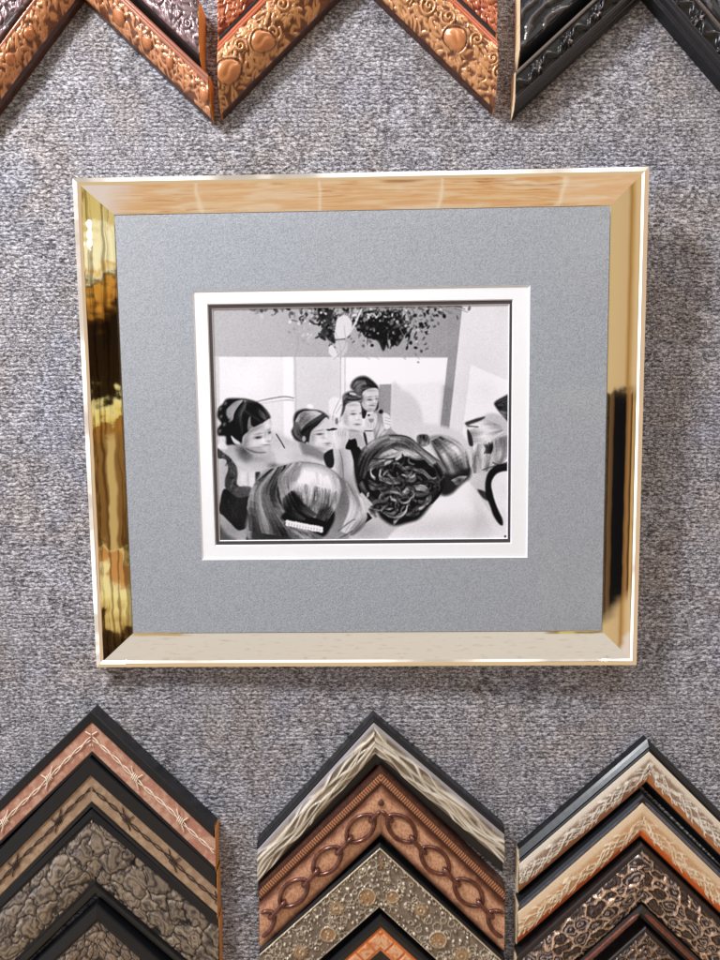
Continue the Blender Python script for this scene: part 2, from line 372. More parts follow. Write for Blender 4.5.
    P([(150, 112), (230, 105), (330, 112), (420, 138), (480, 180), (530, 240), (542, 285), (470, 330), (400, 368), (365, 390), (340, 420), (300, 445), (290, 500), (235, 520), (200, 522), (150, 520), (140, 450), (75, 440), (68, 380), (100, 330), (66, 270), (75, 200), (120, 150)], 30, 1.8)
    H([(150, 200), (230, 130), (330, 125)], [(170, 330), (270, 240), (380, 150)], 26, 90, 190, .9, .5)
    P([(155, 200), (260, 125), (300, 130), (245, 215), (195, 285), (150, 265)], 185, 1.6, .75)
    H([(330, 120), (450, 160), (535, 270)], [(300, 200), (360, 260), (470, 330)], 60, 8, 105, .8, .6)
    H([(300, 130), (220, 240), (210, 400)], [(330, 160), (300, 280), (300, 440)], 40, 15, 100, .8, .6)
    for cx, cy in [(95, 200), (100, 270), (90, 400), (140, 150), (130, 340)]:
        E(cx, cy, 18, 26, 70, .8, .8, .4); E(cx-2, cy, 9, 14, 150, .8, .6, .4)
    P([(365, 268), (345, 300), (342, 400), (400, 372), (372, 340)], 150, .8, .9)
    P([(372, 372), (400, 366), (470, 332), (542, 290), (562, 340), (552, 395), (572, 460), (552, 500), (553, 560), (530, 605), (470, 640), (400, 622), (330, 580), (300, 540), (292, 480), (312, 432), (342, 405)], 208, .8)
    G(490, 485, 40, 34, 34); G(515, 345, 34, 30, 30); G(325, 490, 34, 90, -48, .2); G(400, 385, 90, 20, -50, -.45); G(380, 575, 70, 26, -30); G(420, 520, 60, 40, 14)
    G(440, 457, 40, 13, -120, -.1); G(432, 462, 20, 10, -50); G(437, 425, 46, 7, -48, -.15); G(538, 413, 15, 12, -120, -.5); G(533, 386, 20, 6, -50, -.5); G(500, 440, 10, 34, -24)
    G(528, 492, 22, 9, -46); G(480, 452, 14, 20, 16); G(508, 525, 36, 7, -62, -.05); G(505, 512, 30, 6, 18); G(420, 548, 60, 7, -26, -.05); G(500, 560, 30, 16, 14); G(545, 470, 12, 30, 20)
    for q in range(16): L([(325+q*11, 555+18*math.sin(q/5.1)+q*2.2), (337+q*11, 558+18*math.sin((q+1)/5.1)+q*2.2+2)], 100, 1.3, .35, 1.2)
    G(300, 600, 60, 50, -30, .6); G(440, 660, 90, 26, -18); G(300, 690, 60, 30, 12); skin(14, 300, 560, 300, 620, 7)
    P([(190, 440), (225, 470), (268, 500), (268, 522), (225, 515), (200, 480)], 222, .7)
    L([(600, 428), (640, 490), (675, 552)], 70, 1.1)
    # second woman, hair swept up, applying make-up
    F(280, 365, 9)
    E(275, 362, 32, 26, 246, .9); E(240, 375, 20, 14, 225, .9)
    P([(270, 640), (330, 720), (460, 780), (480, 900), (300, 900), (200, 800), (210, 720)], 208, 1.2)
    P([(125, 470), (150, 408), (220, 380), (300, 388), (360, 395), (422, 430), (440, 470), (330, 540), (285, 590), (275, 660), (235, 695), (150, 662), (118, 620), (108, 578), (130, 530)], 60, 1.6)
    H([(140, 500), (200, 410), (330, 400)], [(180, 600), (280, 520), (420, 440)], 34, 110, 215, .8, .65)
    H([(200, 560), (300, 480), (400, 420)], [(200, 620), (300, 540), (415, 450)], 22, 15, 90, .9, .7)
    H([(130, 500), (130, 600), (200, 680)], [(180, 500), (200, 600), (260, 650)], 24, 20, 130, .8, .6)
    P([(420, 455), (445, 500), (452, 580), (492, 690), (474, 745), (440, 775), (380, 765), (300, 720), (272, 660), (290, 590), (340, 530)], 218, .8)
    G(362, 607, 34, 10, -130, -.05); G(360, 575, 44, 7, -60, -.15); G(300, 640, 24, 60, -40); G(350, 520, 60, 16, -50, -.7); G(420, 620, 12, 34, 20); G(400, 640, 24, 14, -24)
    L([(445, 572), (475, 560), (515, 556)], 35, 1.5); L([(385, 640), (430, 650)], 190, 1, .6)
    G(436, 692, 30, 9, -80, -.05); G(436, 712, 26, 7, -30); G(360, 670, 40, 30, 14); G(370, 740, 70, 16, -34, .2); skin(12, 290, 470, 480, 750, 7); E(220, 650, 16, 26, 190, .8)
    E(248, 690, 6, 12, 245, .5); L([(330, 750), (400, 785), (450, 778)], 130, 1, .8)
    F(200, 420, 4.235)
    P([(425, 88), (470, 100), (530, 135), (524, 165), (480, 150), (440, 135)], 148, 2.5)
    P([(528, 140), (572, 118), (568, 190), (540, 192)], 48, .8)
    P([(568, 80), (620, 70), (652, 150), (664, 240), (700, 320), (612, 280), (590, 240), (574, 180)], 205, .8)
    L([(592, 110), (606, 170), (612, 250)], 150, 1.2, .7)
    P([(570, 34), (600, 20), (632, 34), (642, 80), (604, 112), (574, 92)], 226, .7)
    for q in (585, 600, 615): L([(q, 30), (q+4, 70)], 175, .7, .8)
    P([(630, 78), (662, 84), (690, 130), (725, 185), (730, 350), (690, 310), (664, 240), (652, 160)], 34, .8)
    G(316, 188, 26, 12, -80, .1)
    G(620, 120, 16, 60, 14); G(600, 200, 10, 70, -26); G(645, 260, 20, 50, -24); G(585, 60, 24, 30, 10)
    P([(260, 260), (330, 205), (300, 260), (250, 330)], 205, 2)
    # third and fourth women
    F(330, 365, 9)
    P([(400, 400), (480, 440), (560, 560), (600, 620), (420, 680), (380, 600)], 165, 1.2)
    H([(410, 480), (420, 560), (410, 660)], [(560, 540), (500, 600), (440, 660)], 24, 110, 220, .8, .6)
    P([(190, 190), (208, 130), (258, 92), (320, 84), (380, 118), (442, 190), (445, 290), (442, 380), (400, 395), (290, 400), (270, 330), (250, 240)], 84, 1.6)
    H([(200, 180), (240, 120), (320, 100)], [(240, 250), (330, 200), (430, 190)], 36, 40, 170, .7, .65)
    P([(318, 100), (370, 118), (438, 185), (400, 190), (340, 165)], 42, .8, .85)
    P([(310, 222), (370, 196), (438, 204), (440, 300), (420, 370), (392, 398), (330, 392), (292, 345), (286, 280)], 218, .7)
    G(362, 297, 24, 9, -125); G(362, 272, 28, 6, -62, -.1); G(424, 289, 11, 8, -105); G(422, 266, 16, 5, -50); G(404, 318, 8, 22, 22); G(408, 332, 14, 5, -46); G(386, 350, 30, 7, -85, .05); G(388, 358, 20, 4, 40); G(312, 310, 22, 60, -36); G(370, 215, 60, 14, -36); G(360, 385, 40, 12, -36); G(340, 330, 18, 16, 14); G(434, 330, 8, 40, -26)
    P([(278, 400), (335, 402), (318, 465), (284, 448)], 52, .8)
    P([(330, 450), (360, 425), (425, 420), (428, 500), (400, 560), (340, 560), (322, 510)], 216, .8)
    E(355, 436, 12, 9, 35, .5); P([(355, 470), (400, 470), (390, 500), (365, 500)], 140, .8, .8)
    for q in (0, 16, 32): L([(350+q*1.6, 505), (352+q*1.5, 550)], 185, .7, .7)
    P([(330, 560), (388, 562), (405, 680), (352, 690)], 216, .7); L([(318, 578), (386, 578)], 45, .9)
    P([(306, 600), (326, 600), (345, 690), (328, 700)], 58, .8)
    E(464, 404, 22, 20, 55, .7)
    P([(484, 420), (525, 425), (552, 460), (562, 530), (515, 565), (490, 520)], 226, .7)
    for q in (0, 1, 2): L([(500, 455+q*26), (550, 470+q*26)], 165, .7, .8)
    P([(98, 440), (108, 360), (148, 310), (118, 270), (158, 230), (240, 214), (302, 262), (285, 325), (200, 322), (152, 362), (132, 432)], 95, 1.8)
    H([(120, 270), (180, 240), (280, 270)], [(110, 360), (170, 320), (280, 310)], 28, 40, 210, .8, .7)
    E(210, 245, 34, 12, 215, .6, .9, .2); L([(150, 290), (210, 302), (275, 296)], 40, 1.2, .9)
    P([(0, 300), (60, 275), (118, 320), (100, 440), (60, 450), (0, 420)], 238, 1.2)
    L([(90, 300), (40, 410), (30, 480)], 175, 1, .6); L([(110, 340), (60, 420)], 190, 1, .7)
    P([(160, 335), (270, 320), (292, 430), (297, 500), (272, 568), (222, 585), (150, 525), (112, 470), (140, 390)], 220, .7)
    G(216, 425, 24, 9, -130); G(214, 397, 28, 6, -46, -.1); G(280, 420, 9, 8, -100); G(262, 478, 12, 6, -40); G(250, 455, 9, 24, 16); G(252, 518, 28, 7, -100); G(252, 530, 20, 5, -24); G(150, 470, 24, 70, -34); G(210, 345, 60, 14, -34); G(190, 470, 26, 24, 12); G(220, 578, 60, 12, -70, .15)
    P([(170, 590), (270, 595), (320, 700), (250, 720), (180, 650)], 190, .9)
    P([(60, 560), (120, 555), (172, 590), (172, 660), (130, 730), (60, 740), (50, 640)], 218, .8)
    for q in range(4): L([(78+q*22, 575), (84+q*20, 625)], 178, .7, .8)
    L([(-20, 568), (30, 568), (64, 560)], 30, 1.3); E(66, 490, 14, 30, 110, .8, .8)
    P([(170, 670), (205, 655), (240, 652), (248, 740), (150, 740)], 30, .7)
    # far right heads
    F(420, 385, 6)
    P([(300, 470), (400, 480), (420, 600), (345, 640), (280, 570)], 216, 1.2)
    P([(430, 520), (530, 480), (540, 930), (480, 930), (440, 700)], 238, 1)
    P([(270, 215), (330, 195), (372, 178), (424, 158), (480, 168), (540, 205), (580, 300), (570, 460), (440, 475), (400, 500), (330, 490), (302, 350), (288, 262)], 205, 2)
    H([(280, 215), (370, 185), (480, 230)], [(300, 345), (400, 330), (500, 270)], 70, 150, 250, .8, .6)
    H([(330, 350), (320, 430), (330, 520)], [(560, 280), (560, 400), (500, 490)], 70, 110, 252, .9, .65)
    P([(275, 215), (320, 198), (392, 178), (370, 200), (310, 222), (285, 232)], 55, .9, .85)
    P([(288, 255), (312, 290), (322, 350), (300, 352), (288, 300)], 50, .9, .9); L([(290, 236), (350, 240)], 60, 1.2, .8)
    H([(370, 350), (390, 370), (380, 400)], [(440, 330), (440, 370), (430, 400)], 10, 40, 110, .9, .7)
    L([(380, 500), (440, 480), (530, 460)], 90, 1.5, .7); L([(440, 455), (480, 470), (530, 450)], 60, 1.2, .7)
    P([(448, 96), (490, 66), (560, 40), (580, 120), (560, 230), (500, 175), (462, 130)], 42, 1.6); H([(455, 96), (560, 50)], [(490, 165), (560, 210)], 12, 40, 170, .8, .6)
    # bare back and dark strap
    P([(240, 610), (285, 570), (330, 612), (400, 720), (470, 850), (500, 940), (-150, 940), (-130, 860), (0, 795), (110, 680)], 240, 1.2)
    P([(330, 700), (380, 760), (440, 900), (300, 930), (340, 800)], 230, 4, .7)
    P([(350, 620), (405, 640), (420, 690), (380, 670)], 80, 1.2)
    P([(570, 462), (500, 466), (445, 484), (412, 520), (396, 580), (400, 650), (425, 720), (446, 780), (478, 830), (500, 838), (498, 800), (470, 740), (440, 670), (428, 600), (440, 550), (470, 516), (520, 506), (570, 510)], 26, 1.2)
    H([(560, 470), (440, 490), (405, 590), (460, 780)], [(560, 500), (470, 520), (430, 600), (490, 800)], 12, 10, 90, .7, .5)
    E(516, 908, 6, 7, 30, .6)
    # second dark updo at right of the centre
    P([(55, 310), (120, 288), (200, 310), (250, 350), (295, 420), (300, 520), (252, 582), (190, 645), (135, 640), (128, 480), (95, 400)], 160, 2)
    H([(70, 330), (130, 440), (180, 530)], [(140, 292), (260, 360), (300, 500)], 120, 50, 240, .7, .65)
    P([(140, 520), (200, 525), (300, 490), (302, 545), (250, 590), (190, 648), (130, 645)], 34, 3.0, .92)
    H([(190, 560), (240, 540)], [(230, 600), (290, 540)], 16, 60, 200, .8, .7)
    P([(-10, 292), (50, 288), (62, 340), (20, 360), (-10, 340)], 110, 1); H([(0, 290), (0, 350)], [(50, 290), (50, 350)], 12, 30, 200, .9, .7)
    # large dark updo in the foreground
    F(350, 425, 7.2)
    P([(100, 600), (200, 560), (330, 720), (240, 830), (0, 850), (0, 700)], 208, 1.5)
    P([(55, 210), (120, 142), (200, 92), (300, 60), (420, 78), (490, 130), (560, 200), (640, 250), (682, 340), (665, 470), (610, 540), (560, 610), (500, 675), (420, 702), (320, 722), (230, 665), (200, 600), (170, 560), (110, 540), (60, 440), (38, 320)], 42, 2.6)
    P([(80, 230), (150, 130), (300, 70), (420, 85), (520, 170), (480, 220), (380, 180), (250, 190), (140, 270)], 118, 3.5, .85)
    H([(70, 260), (180, 130), (330, 75)], [(150, 330), (230, 260), (400, 180)], 150, 60, 235, .8, .65)
    H([(330, 80), (430, 110), (560, 200)], [(300, 150), (420, 200), (640, 300)], 90, 70, 235, .9, .6)
    P([(160, 215), (210, 140), (330, 100), (350, 130), (240, 190), (180, 270)], 60, 1.6, .6)
    P([(270, 80), (360, 65), (470, 110), (480, 150), (400, 110)], 50, 1.5, .7)
    def curl(pts, w=2.2, hi=185):
        A = [(x, y-w*10) for x, y in pts]; B = [(x+w*3, y+w*10) for x, y in pts]
        H(A, B, 26, 45, hi+15, .8, .6)
    P([(245, 330), (290, 250), (350, 330), (300, 370)], 20, 1.2, .9)
    curl([(215, 360), (230, 290), (290, 250), (370, 290), (420, 340)], 1.6, 210)
    curl([(215, 370), (300, 400), (400, 385), (470, 350)], 1.8, 235)
    curl([(270, 320), (310, 370), (400, 360)], 1.2, 200)
    P([(390, 260), (480, 240), (590, 230), (560, 280), (440, 300)], 22, 1.2, .9)
    curl([(330, 230), (400, 190), (480, 220), (560, 210)], 2.0, 215)
    P([(520, 330), (600, 300), (650, 340), (620, 400), (540, 360)], 22, 1.2, .9)
    curl([(420, 340), (520, 320), (600, 390), (660, 350)], 1.6, 220)
    curl([(400, 430), (500, 420), (590, 400)], 1.8, 225)
    curl([(370, 500), (420, 460), (520, 440), (570, 480), (540, 570), (460, 610)], 1.8, 225)
    P([(400, 500), (480, 480), (530, 510), (470, 580), (390, 570)], 18, 1.2, .9)
    curl([(210, 560), (230, 500), (300, 480), (360, 540), (330, 620)], 1.4, 150)
    curl([(240, 620), (300, 640), (350, 600)], 1.2, 130)
    curl([(320, 700), (380, 640), (480, 640), (500, 620)], 1.8, 210)
    curl([(600, 540), (640, 480), (665, 380)], 1.6, 190)
    curl([(140, 400), (200, 430), (235, 480)], 1.4, 130); curl([(60, 300), (100, 260), (200, 240)], 2.0, 170)
    L([(150, 232), (240, 235), (330, 228)], 30, 1.0, .8)
    H([(48, 330), (90, 190), (200, 92), (310, 60)], [(110, 380), (160, 240), (250, 150), (330, 110)], 90, 40, 200, .7, .6)
    H([(290, 62), (420, 72), (520, 150), (650, 250)], [(300, 100), (400, 120), (490, 190), (600, 290)], 80, 50, 230, .7, .6)
    H([(640, 250), (690, 350), (665, 470), (600, 560)], [(600, 280), (640, 360), (620, 450), (560, 540)], 50, 20, 170, .7, .6)
    H([(60, 430), (110, 540), (200, 610)], [(110, 380), (170, 470), (230, 560)], 40, 10, 120, .7, .6)
    for k in range(60):                                   # loose glossy twists all over the pinned-up hair
        a0 = r.uniform(0, 6.28); rad = math.sqrt(r.rand()); cx, cy = 365+235*rad*math.cos(a0), 430+215*rad*math.sin(a0)
        R0 = r.uniform(35, 110); q0 = r.uniform(0, 6.28); sp = r.uniform(1.2, 2.8)
        pts = [(cx+R0*math.cos(q0+sp*t)*(1-.25*t), cy+.75*R0*math.sin(q0+sp*t)*(1-.25*t)) for t in np.linspace(0, 1, 6)]
        hi_ = r.choice([110, 150, 200, 230]); v = r.uniform(5, 15)
        L([(x+3, y+v*1.5) for x, y in pts], 16, 2.6, .4, 2.0); H([(x, y-v) for x, y in pts], [(x, y+v) for x, y in pts], int(2+v*.3), hi_*.30, hi_, .7, .8, jit=.05)
    # pale jagged hand, black clutch
    P([(90, 480), (130, 520), (170, 570), (110, 580), (70, 520)], 205, .9)
    P([(60, 690), (135, 625), (168, 668), (62, 745)], 18, .5, sm=False)
    # blonde head with pearl barrette, lower left
    F(200, 420, 4.235)
    P([(240, 250), (290, 202), (370, 180), (450, 170), (540, 195), (605, 240), (645, 270), (685, 330), (702, 400), (690, 455), (640, 490), (600, 520), (250, 520), (196, 470), (210, 380)], 160, 2.4)
    P([(250, 420), (330, 440), (430, 500), (440, 520), (230, 520)], 60, 2, .8)
    H([(300, 205), (215, 300), (215, 470)], [(370, 185), (340, 340), (500, 520)], 190, 40, 215, .8, .55)
    H([(385, 180), (330, 260), (390, 400)], [(430, 172), (400, 250), (430, 380)], 60, 110, 230, .8, .5)
    P([(400, 215), (450, 190), (540, 205), (590, 260), (575, 370), (520, 380), (440, 330), (405, 270)], 222, 4, .8)
    H([(410, 200), (410, 260), (440, 350)], [(590, 240), (600, 300), (560, 400)], 90, 178, 252, .8, .6)
    P([(395, 205), (430, 190), (425, 230), (400, 260)], 130, 2, .7)
    H([(440, 320), (430, 350), (400, 390)], [(560, 360), (570, 410), (540, 440)], 30, 30, 170, .7, .5, 0, 1)
    H([(600, 240), (640, 350), (600, 470)], [(690, 330), (710, 420), (650, 490)], 70, 130, 245, .9, .6)
    P([(400, 295), (425, 320), (450, 350), (500, 375), (560, 368), (574, 410), (555, 460), (520, 495), (440, 450), (370, 430), (345, 410), (372, 375)], 24, 2.2, .96)
    H([(380, 250), (385, 320), (400, 380)], [(590, 300), (575, 370), (540, 430)], 80, 50, 225, .7, .5)
    H([(350, 330), (360, 380), (420, 430)], [(400, 290), (440, 350), (500, 400)], 40, 15, 120, .9, .6)
    P([(390, 455), (440, 470), (500, 485), (520, 505), (420, 520), (370, 480)], 120, 1.5, .9); H([(380, 460), (420, 500)], [(480, 490), (520, 520)], 16, 40, 220, .8, .6)
    L([(590, 470), (640, 430), (660, 420)], 110, 1.5, .6); L([(600, 500), (650, 470)], 90, 1.5, .6)
    L([(430, 172), (520, 185), (585, 225), (600, 260)], 120, .9, .7)
    L([(370, 441), (430, 449), (516, 468)], 60, 5.0, .7, 1.2)
    for k in range(13):
        for q in (-1, 1): E(373+k*12, 437+k*2.3+q*6+r.normal()*1.2, 8.5, 8, r.uniform(240, 255), .6); 
    for k in range(12): E(379+k*12, 441+k*2.3, 3, 5, 190, .6, .8)
    G(470, 235, 60, 50, 26); G(600, 330, 40, 90, -22, .2); G(260, 300, 30, 80, -26, .3); G(330, 480, 90, 30, -26)
    P([(640, 500), (720, 470), (800, 500), (800, 530), (620, 530)], 205, 2, .8)
    F(0, 0, 1)
    for cx, cy, rx, ry, d in [(228, 470, 8, 30, -22), (250, 458, 10, 8, -18), (250, 480, 8, 14, 12), (345, 455, 5, 22, -22), (352, 470, 5, 25, 14), (336, 440, 6, 8, 12), (230, 530, 12, 8, -18),
        (440, 500, 30, 18, 8), (470, 530, 26, 14, -10), (460, 480, 20, 12, 8), (496, 440, 9, 18, -14), (490, 470, 8, 10, -16), (375, 405, 8, 10, -16), (300, 440, 14, 10, -12), (280, 438, 12, 8, -16),
        (365, 530, 18, 8, -22), (478, 380, 18, 30, -6), (262, 452, 14, 10, -14), (298, 455, 12, 6, -16), (450, 520, 50, 10, -12), (425, 530, 30, 8, -14), (480, 500, 10, 30, -14), (345, 500, 8, 26, -16), (238, 445, 10, 6, -14), (400, 372, 30, 8, 5), (318, 395, 22, 26, -5), (250, 380, 20, 16, 5)]: G(cx, cy, rx, ry, d)
    for k in range(90): G(r.uniform(212, 508), r.uniform(305, 540), r.uniform(4, 16), r.uniform(4, 12), r.uniform(-5, 5), r.rand()*3)
    k = np.array([.05, .24, .42, .24, .05])
    for ax in (0, 1): p.a = sum(kk*np.roll(p.a, i-2, ax) for i, kk in enumerate(k))
    sh = p.a.copy()
    for t in range(3):
        for ax in (0, 1): sh = (np.roll(sh, 1, ax)+sh+np.roll(sh, -1, ax))/3
    p.a += .9*(p.a-sh)                                     # crisp print edges
    gr = r.normal(0, 1, p.a.shape); gr = gr+.8*(np.roll(gr, 1, 0)+np.roll(gr, 1, 1))
    p.a += gr*3.2*(.5+np.sin(np.clip(p.a, 0, 255)/255*math.pi))
    return np.clip(p.a, 8, 252)

# ------------------------------------------------------------------ the carpet-covered wall
def carpet_mat():
    m = bpy.data.materials.new('grey_loop_carpet'); m.use_nodes = True; b = NB(m.node_tree); P = m.node_tree.nodes['Principled BSDF']
    t = b.n('ShaderNodeTexCoord'); V = t.outputs['Object']; x, y, z = b.sep(V)
    wob = b.noise(V, 60.0, 3.0, .6); wob2 = b.noise(V, 210.0, 2.0, .5)
    zz = b.m('ADD', b.m('MULTIPLY', z, 1/.0046), b.m('ADD', b.m('MULTIPLY', wob, 1.4), b.m('MULTIPLY', wob2, 1.3)))
    row = b.m('FLOOR', zz)
    wn_ = b.n('ShaderNodeTexWhiteNoise', noise_dimensions='1D'); b.put(wn_.inputs['W'], row)
    xx = b.m('ADD', b.m('MULTIPLY', x, 1/.0052), b.m('ADD', b.m('MULTIPLY', wn_.outputs['Value'], 3.0), b.m('MULTIPLY', wob2, 2.6)))
    fz = b.m('ABSOLUTE', b.m('SINE', b.m('MULTIPLY', zz, math.pi)))
    fx = b.m('ABSOLUTE', b.m('SINE', b.m('MULTIPLY', xx, math.pi)))
    loop = b.m('MULTIPLY', b.m('POWER', fz, .7), b.m('ADD', .62, b.m('MULTIPLY', fx, .38)))
    fib = b.noise(b.xyz(b.m('MULTIPLY', x, 270.0), b.m('MULTIPLY', y, 270.0), b.m('MULTIPLY', z, 500.0)), 1.0, 5.0, .8)
    fine = b.noise(b.xyz(b.m('MULTIPLY', x, 900.0), y, b.m('MULTIPLY', z, 1500.0)), 1.0, 2.0, .7)
    h = b.m('ADD', loop, b.m('ADD', b.m('MULTIPLY', fib, 1.3), b.m('MULTIPLY', fine, .5)))
    heath = b.m('ADD', b.m('MULTIPLY', fib, .85), b.m('ADD', b.m('MULTIPLY', fine, .30), b.m('MULTIPLY', b.noise(V, 60.0, 4.0, .65), .16)))
    c = b.ramp(heath, [(.49, L4((20, 18, 19))), (.57, L4((70, 67, 70))), (.65, L4((142, 138, 143))), (.76, L4((226, 223, 229)))])
    big = b.noise(V, 14.0, 4.0, .6)
    c = b.mix(b.m('MULTIPLY', b.ss(big, .45, .62), .8), c, b.mix(1.0, c, (1.0, .93, .85, 1), 'MULTIPLY'))
    c = b.mix(b.m('MULTIPLY', b.ss(b.noise(V, 9.0, 3.0, .5), .5, .68), .7), c, b.mix(1.0, c, (.90, .94, 1.06, 1), 'MULTIPLY'))
    gap = b.m('SUBTRACT', 1.0, b.ss(b.m('ADD', loop, b.m('MULTIPLY', fine, .3)), .22, .68))
    c = b.mix(b.m('MULTIPLY', gap, .70), c, L4((38, 34, 36)))        # darker colour in the gaps between the loops
    m.node_tree.links.new(c, P.inputs['Base Color']); P.inputs['Roughness'].default_value = .95; P.inputs['Specular IOR Level'].default_value = .15
    P.inputs['Sheen Weight'].default_value = .25
    bm_ = b.n('ShaderNodeBump'); bm_.inputs['Strength'].default_value = .8; bm_.inputs['Distance'].default_value = .0009
    m.node_tree.links.new(h, bm_.inputs['Height']); m.node_tree.links.new(bm_.outputs[0], P.inputs['Normal'])
    return m
n1, n2 = 120, 150
gx, gz = np.meshgrid(np.linspace(-.95, .95, n1), np.linspace(-1.1, 1.1, n2), indexing='ij')
gy = .0006*np.sin(gx*31+gz*17)+.0005*np.sin(gz*43-gx*13)
wall = mesh('wall', np.stack([gx, gy+.0008, gz], -1), grid_faces(n1, n2), carpet_mat(), smooth=True)
tag(wall, 'grey heathered loop carpet covering the display wall behind all the frames', 'wall', kind='structure')

# ------------------------------------------------------------------ the framed photograph
FW, FH = .5299, .4674
ft = empty('framed_picture')
ft.matrix_world = Matrix.Translation((.0041, -.020, -.1822)) @ Matrix.Rotation(-.0231, 4, 'Z') @ Matrix.Rotation(.0691, 4, 'X') @ Matrix.Rotation(-.0109, 4, 'Y')
tag(ft, 'black and white group photograph in grey and white mats inside a mirror gold frame', 'picture frame')
FM = ft.matrix_world.copy(); FI = FM.inverted()
def loc(px, py, c):
    """pixel -> frame-local (x, z) on the frame's plane y = c"""
    d3, (a, b) = None, ((px-360)/F_, -(py-480)/F_)
    cc, s = math.cos(PITCH), math.sin(PITCH)
    d = Vector((a, cc+b*s, -s+b*cc)); o = FI @ Vector((0, -D_, CZ)); dl = FI.to_3x3() @ d
    k = (c-o.y)/dl.y; p = o+dl*k
    return p.x, p.z
def locrect(tl, tr, br, bl, c):
    q = [loc(*p, c) for p in (tl, tr, br, bl)]
    return ((q[0][0]+q[3][0])/2, (q[1][0]+q[2][0])/2, (q[2][1]+q[3][1])/2, (q[0][1]+q[1][1])/2)
def gilt(wave):
    m = bpy.data.materials.new('mirror_gilt'); m.use_nodes = True; b = NB(m.node_tree); P = m.node_tree.nodes['Principled BSDF']
    P.inputs['Base Color'].default_value = (*[float(v) for v in GOLD], 1); P.inputs['Metallic'].default_value = 1.0; P.inputs['Roughness'].default_value = .035
    t = b.n('ShaderNodeTexCoord'); nz = b.noise(t.outputs['Object'], 24.0, 2.0, .5); n2_ = b.noise(t.outputs['Object'], 260.0, 2.0, .5)
    sc = b.ss(b.noise(t.outputs['Object'], 900.0, 3.0, .7), .62, .8)
    m.node_tree.links.new(b.m('ADD', .03, b.m('MULTIPLY', sc, .10)), P.inputs['Roughness'])
    bm_ = b.n('ShaderNodeBump'); bm_.inputs['Strength'].default_value = wave; bm_.inputs['Distance'].default_value = .0009
    m.node_tree.links.new(b.m('ADD', nz, b.m('MULTIPLY', n2_, .012)), bm_.inputs['Height']); m.node_tree.links.new(bm_.outputs[0], P.inputs['Normal'])
    return m
M_GILT = {'l': gilt(.42), 't': gilt(.10), 'b': gilt(.10), 'r': gilt(.12)}
prof = [(.0004, .017), (0, .0), (.0001, -.0002), (.0046, -.0026), (.0049, -.0026), (.0069, -.0010), (.0074, -.0008)]
ns = 12; t0, y0 = .0074, -.0008; Ls = .0258
for k in range(1, ns+1):
    sl = math.radians(27-10*(k-.5)/ns); y0 += math.tan(sl)*Ls/ns; t0 += Ls/ns; prof.append((t0, y0))
prof += [(t0+.0003, y0-.0003), (t0+.0009, y0-.0003), (t0+.0012, y0+.0002), (t0+.0014, y0+.0030)]
SIGHT = t0+.0014
segs_sm = 6
def rail(side):
    V = []; nseg = 40; kl = 1.10                        # the left rail shows a little wider
    for i in range(nseg+1):
        f = i/nseg
        for t, y in prof:
            a, bb = (-FW/2+kl*t, FW/2-t) if side in 'tb' else (t, FH-t)
            if side == 'b': a, bb = bb, a
            q = a+(bb-a)*f
            V.append({'t': (q, y, FH-t), 'b': (q, y, t), 'l': (-FW/2+kl*t, y, q), 'r': (FW/2-t, y, FH-q)}[side])
    o = mesh('rail', V, grid_faces(nseg+1, len(prof), flip=False), M_GILT[side], ft, smooth=False)
    me = o.data; np_ = len(prof)-1
    me.polygons.foreach_set('use_smooth', [(7 <= (k % np_)+0 < 6+ns) for k in range(len(me.polygons))])
    return o
for s, lb in (('t', 'top gold rail mirroring the wooden floor'), ('b', 'bottom gold rail mirroring the pale ceiling'), ('l', 'left gold rail mirroring dark and bright parts of the room'), ('r', 'right gold rail with dark vertical stripes in its lower half')):
    rail(s)['label'] = lb
V, Fc = boxv(-FW/2+.004, FW/2-.004, .0145, .0168, .004, FH-.004)
mesh('backing_board', V, Fc, mat_plain('kraft_back', (150, 120, 85), .8), ft)

def paper(name, c, c2, rough=.85, scale=1500, bump=.12):
    return mat_plain(name, c, rough, c2=c2, scale=scale, bump=bump, spec=.25)
M_GREY = paper('grey_mat_board', (180, 183, 190), (146, 149, 156), scale=800, bump=.9)
M_CORE = paper('white_core', (246, 245, 246), (238, 237, 240))
M_WHITE = paper('white_mat_board', (250, 249, 251), (244, 243, 247))
M_DARK = paper('charcoal_mat_board', (82, 72, 76), (66, 58, 62))
def ring(name, out, inn, y, mat, parent, bev=.0009, th=.0014):
    ox0, ox1, oz0, oz1 = out; x0, x1, z0, z1 = inn
    V = [(ox0, y, oz0), (ox1, y, oz0), (ox1, y, oz1), (ox0, y, oz1), (x0, y, z0), (x1, y, z0), (x1, y, z1), (x0, y, z1)]
    o = mesh(name, V, [(i, (i+1) % 4, 4+(i+1) % 4, 4+i) for i in range(4)], mat, parent)
    V = [(x0, y, z0), (x1, y, z0), (x1, y, z1), (x0, y, z1), (x0+bev, y+th, z0+bev), (x1-bev, y+th, z0+bev), (x1-bev, y+th, z1-bev), (x0+bev, y+th, z1-bev)]
    mesh('bevel', V, [(i, (i+1) % 4, 4+(i+1) % 4, 4+i) for i in range(4)], M_CORE, o)
    return o
Y1, Y2, Y3, Y4 = .0092, .0106, .0120, .0134
outer = (-FW/2+.030, FW/2-.030, .030, FH-.030)
r1 = locrect((193, 290), (529.5, 286), (528, 557.5), (201.5, 560), Y1)
r2 = locrect((206.8, 303.5), (513, 299.5), (512, 543.8), (215, 546), Y2)
r3 = locrect((211.5, 308.5), (508.8, 304), (508.3, 538.5), (219.5, 541.5), Y3)
ring('mat', outer, r1, Y1, M_GREY, ft)['label'] = 'wide blue-grey outer mat'
ring('mat', (r1[0]-.01, r1[1]+.01, r1[2]-.01, r1[3]+.01), r2, Y2, M_WHITE, ft)['label'] = 'white inner mat'
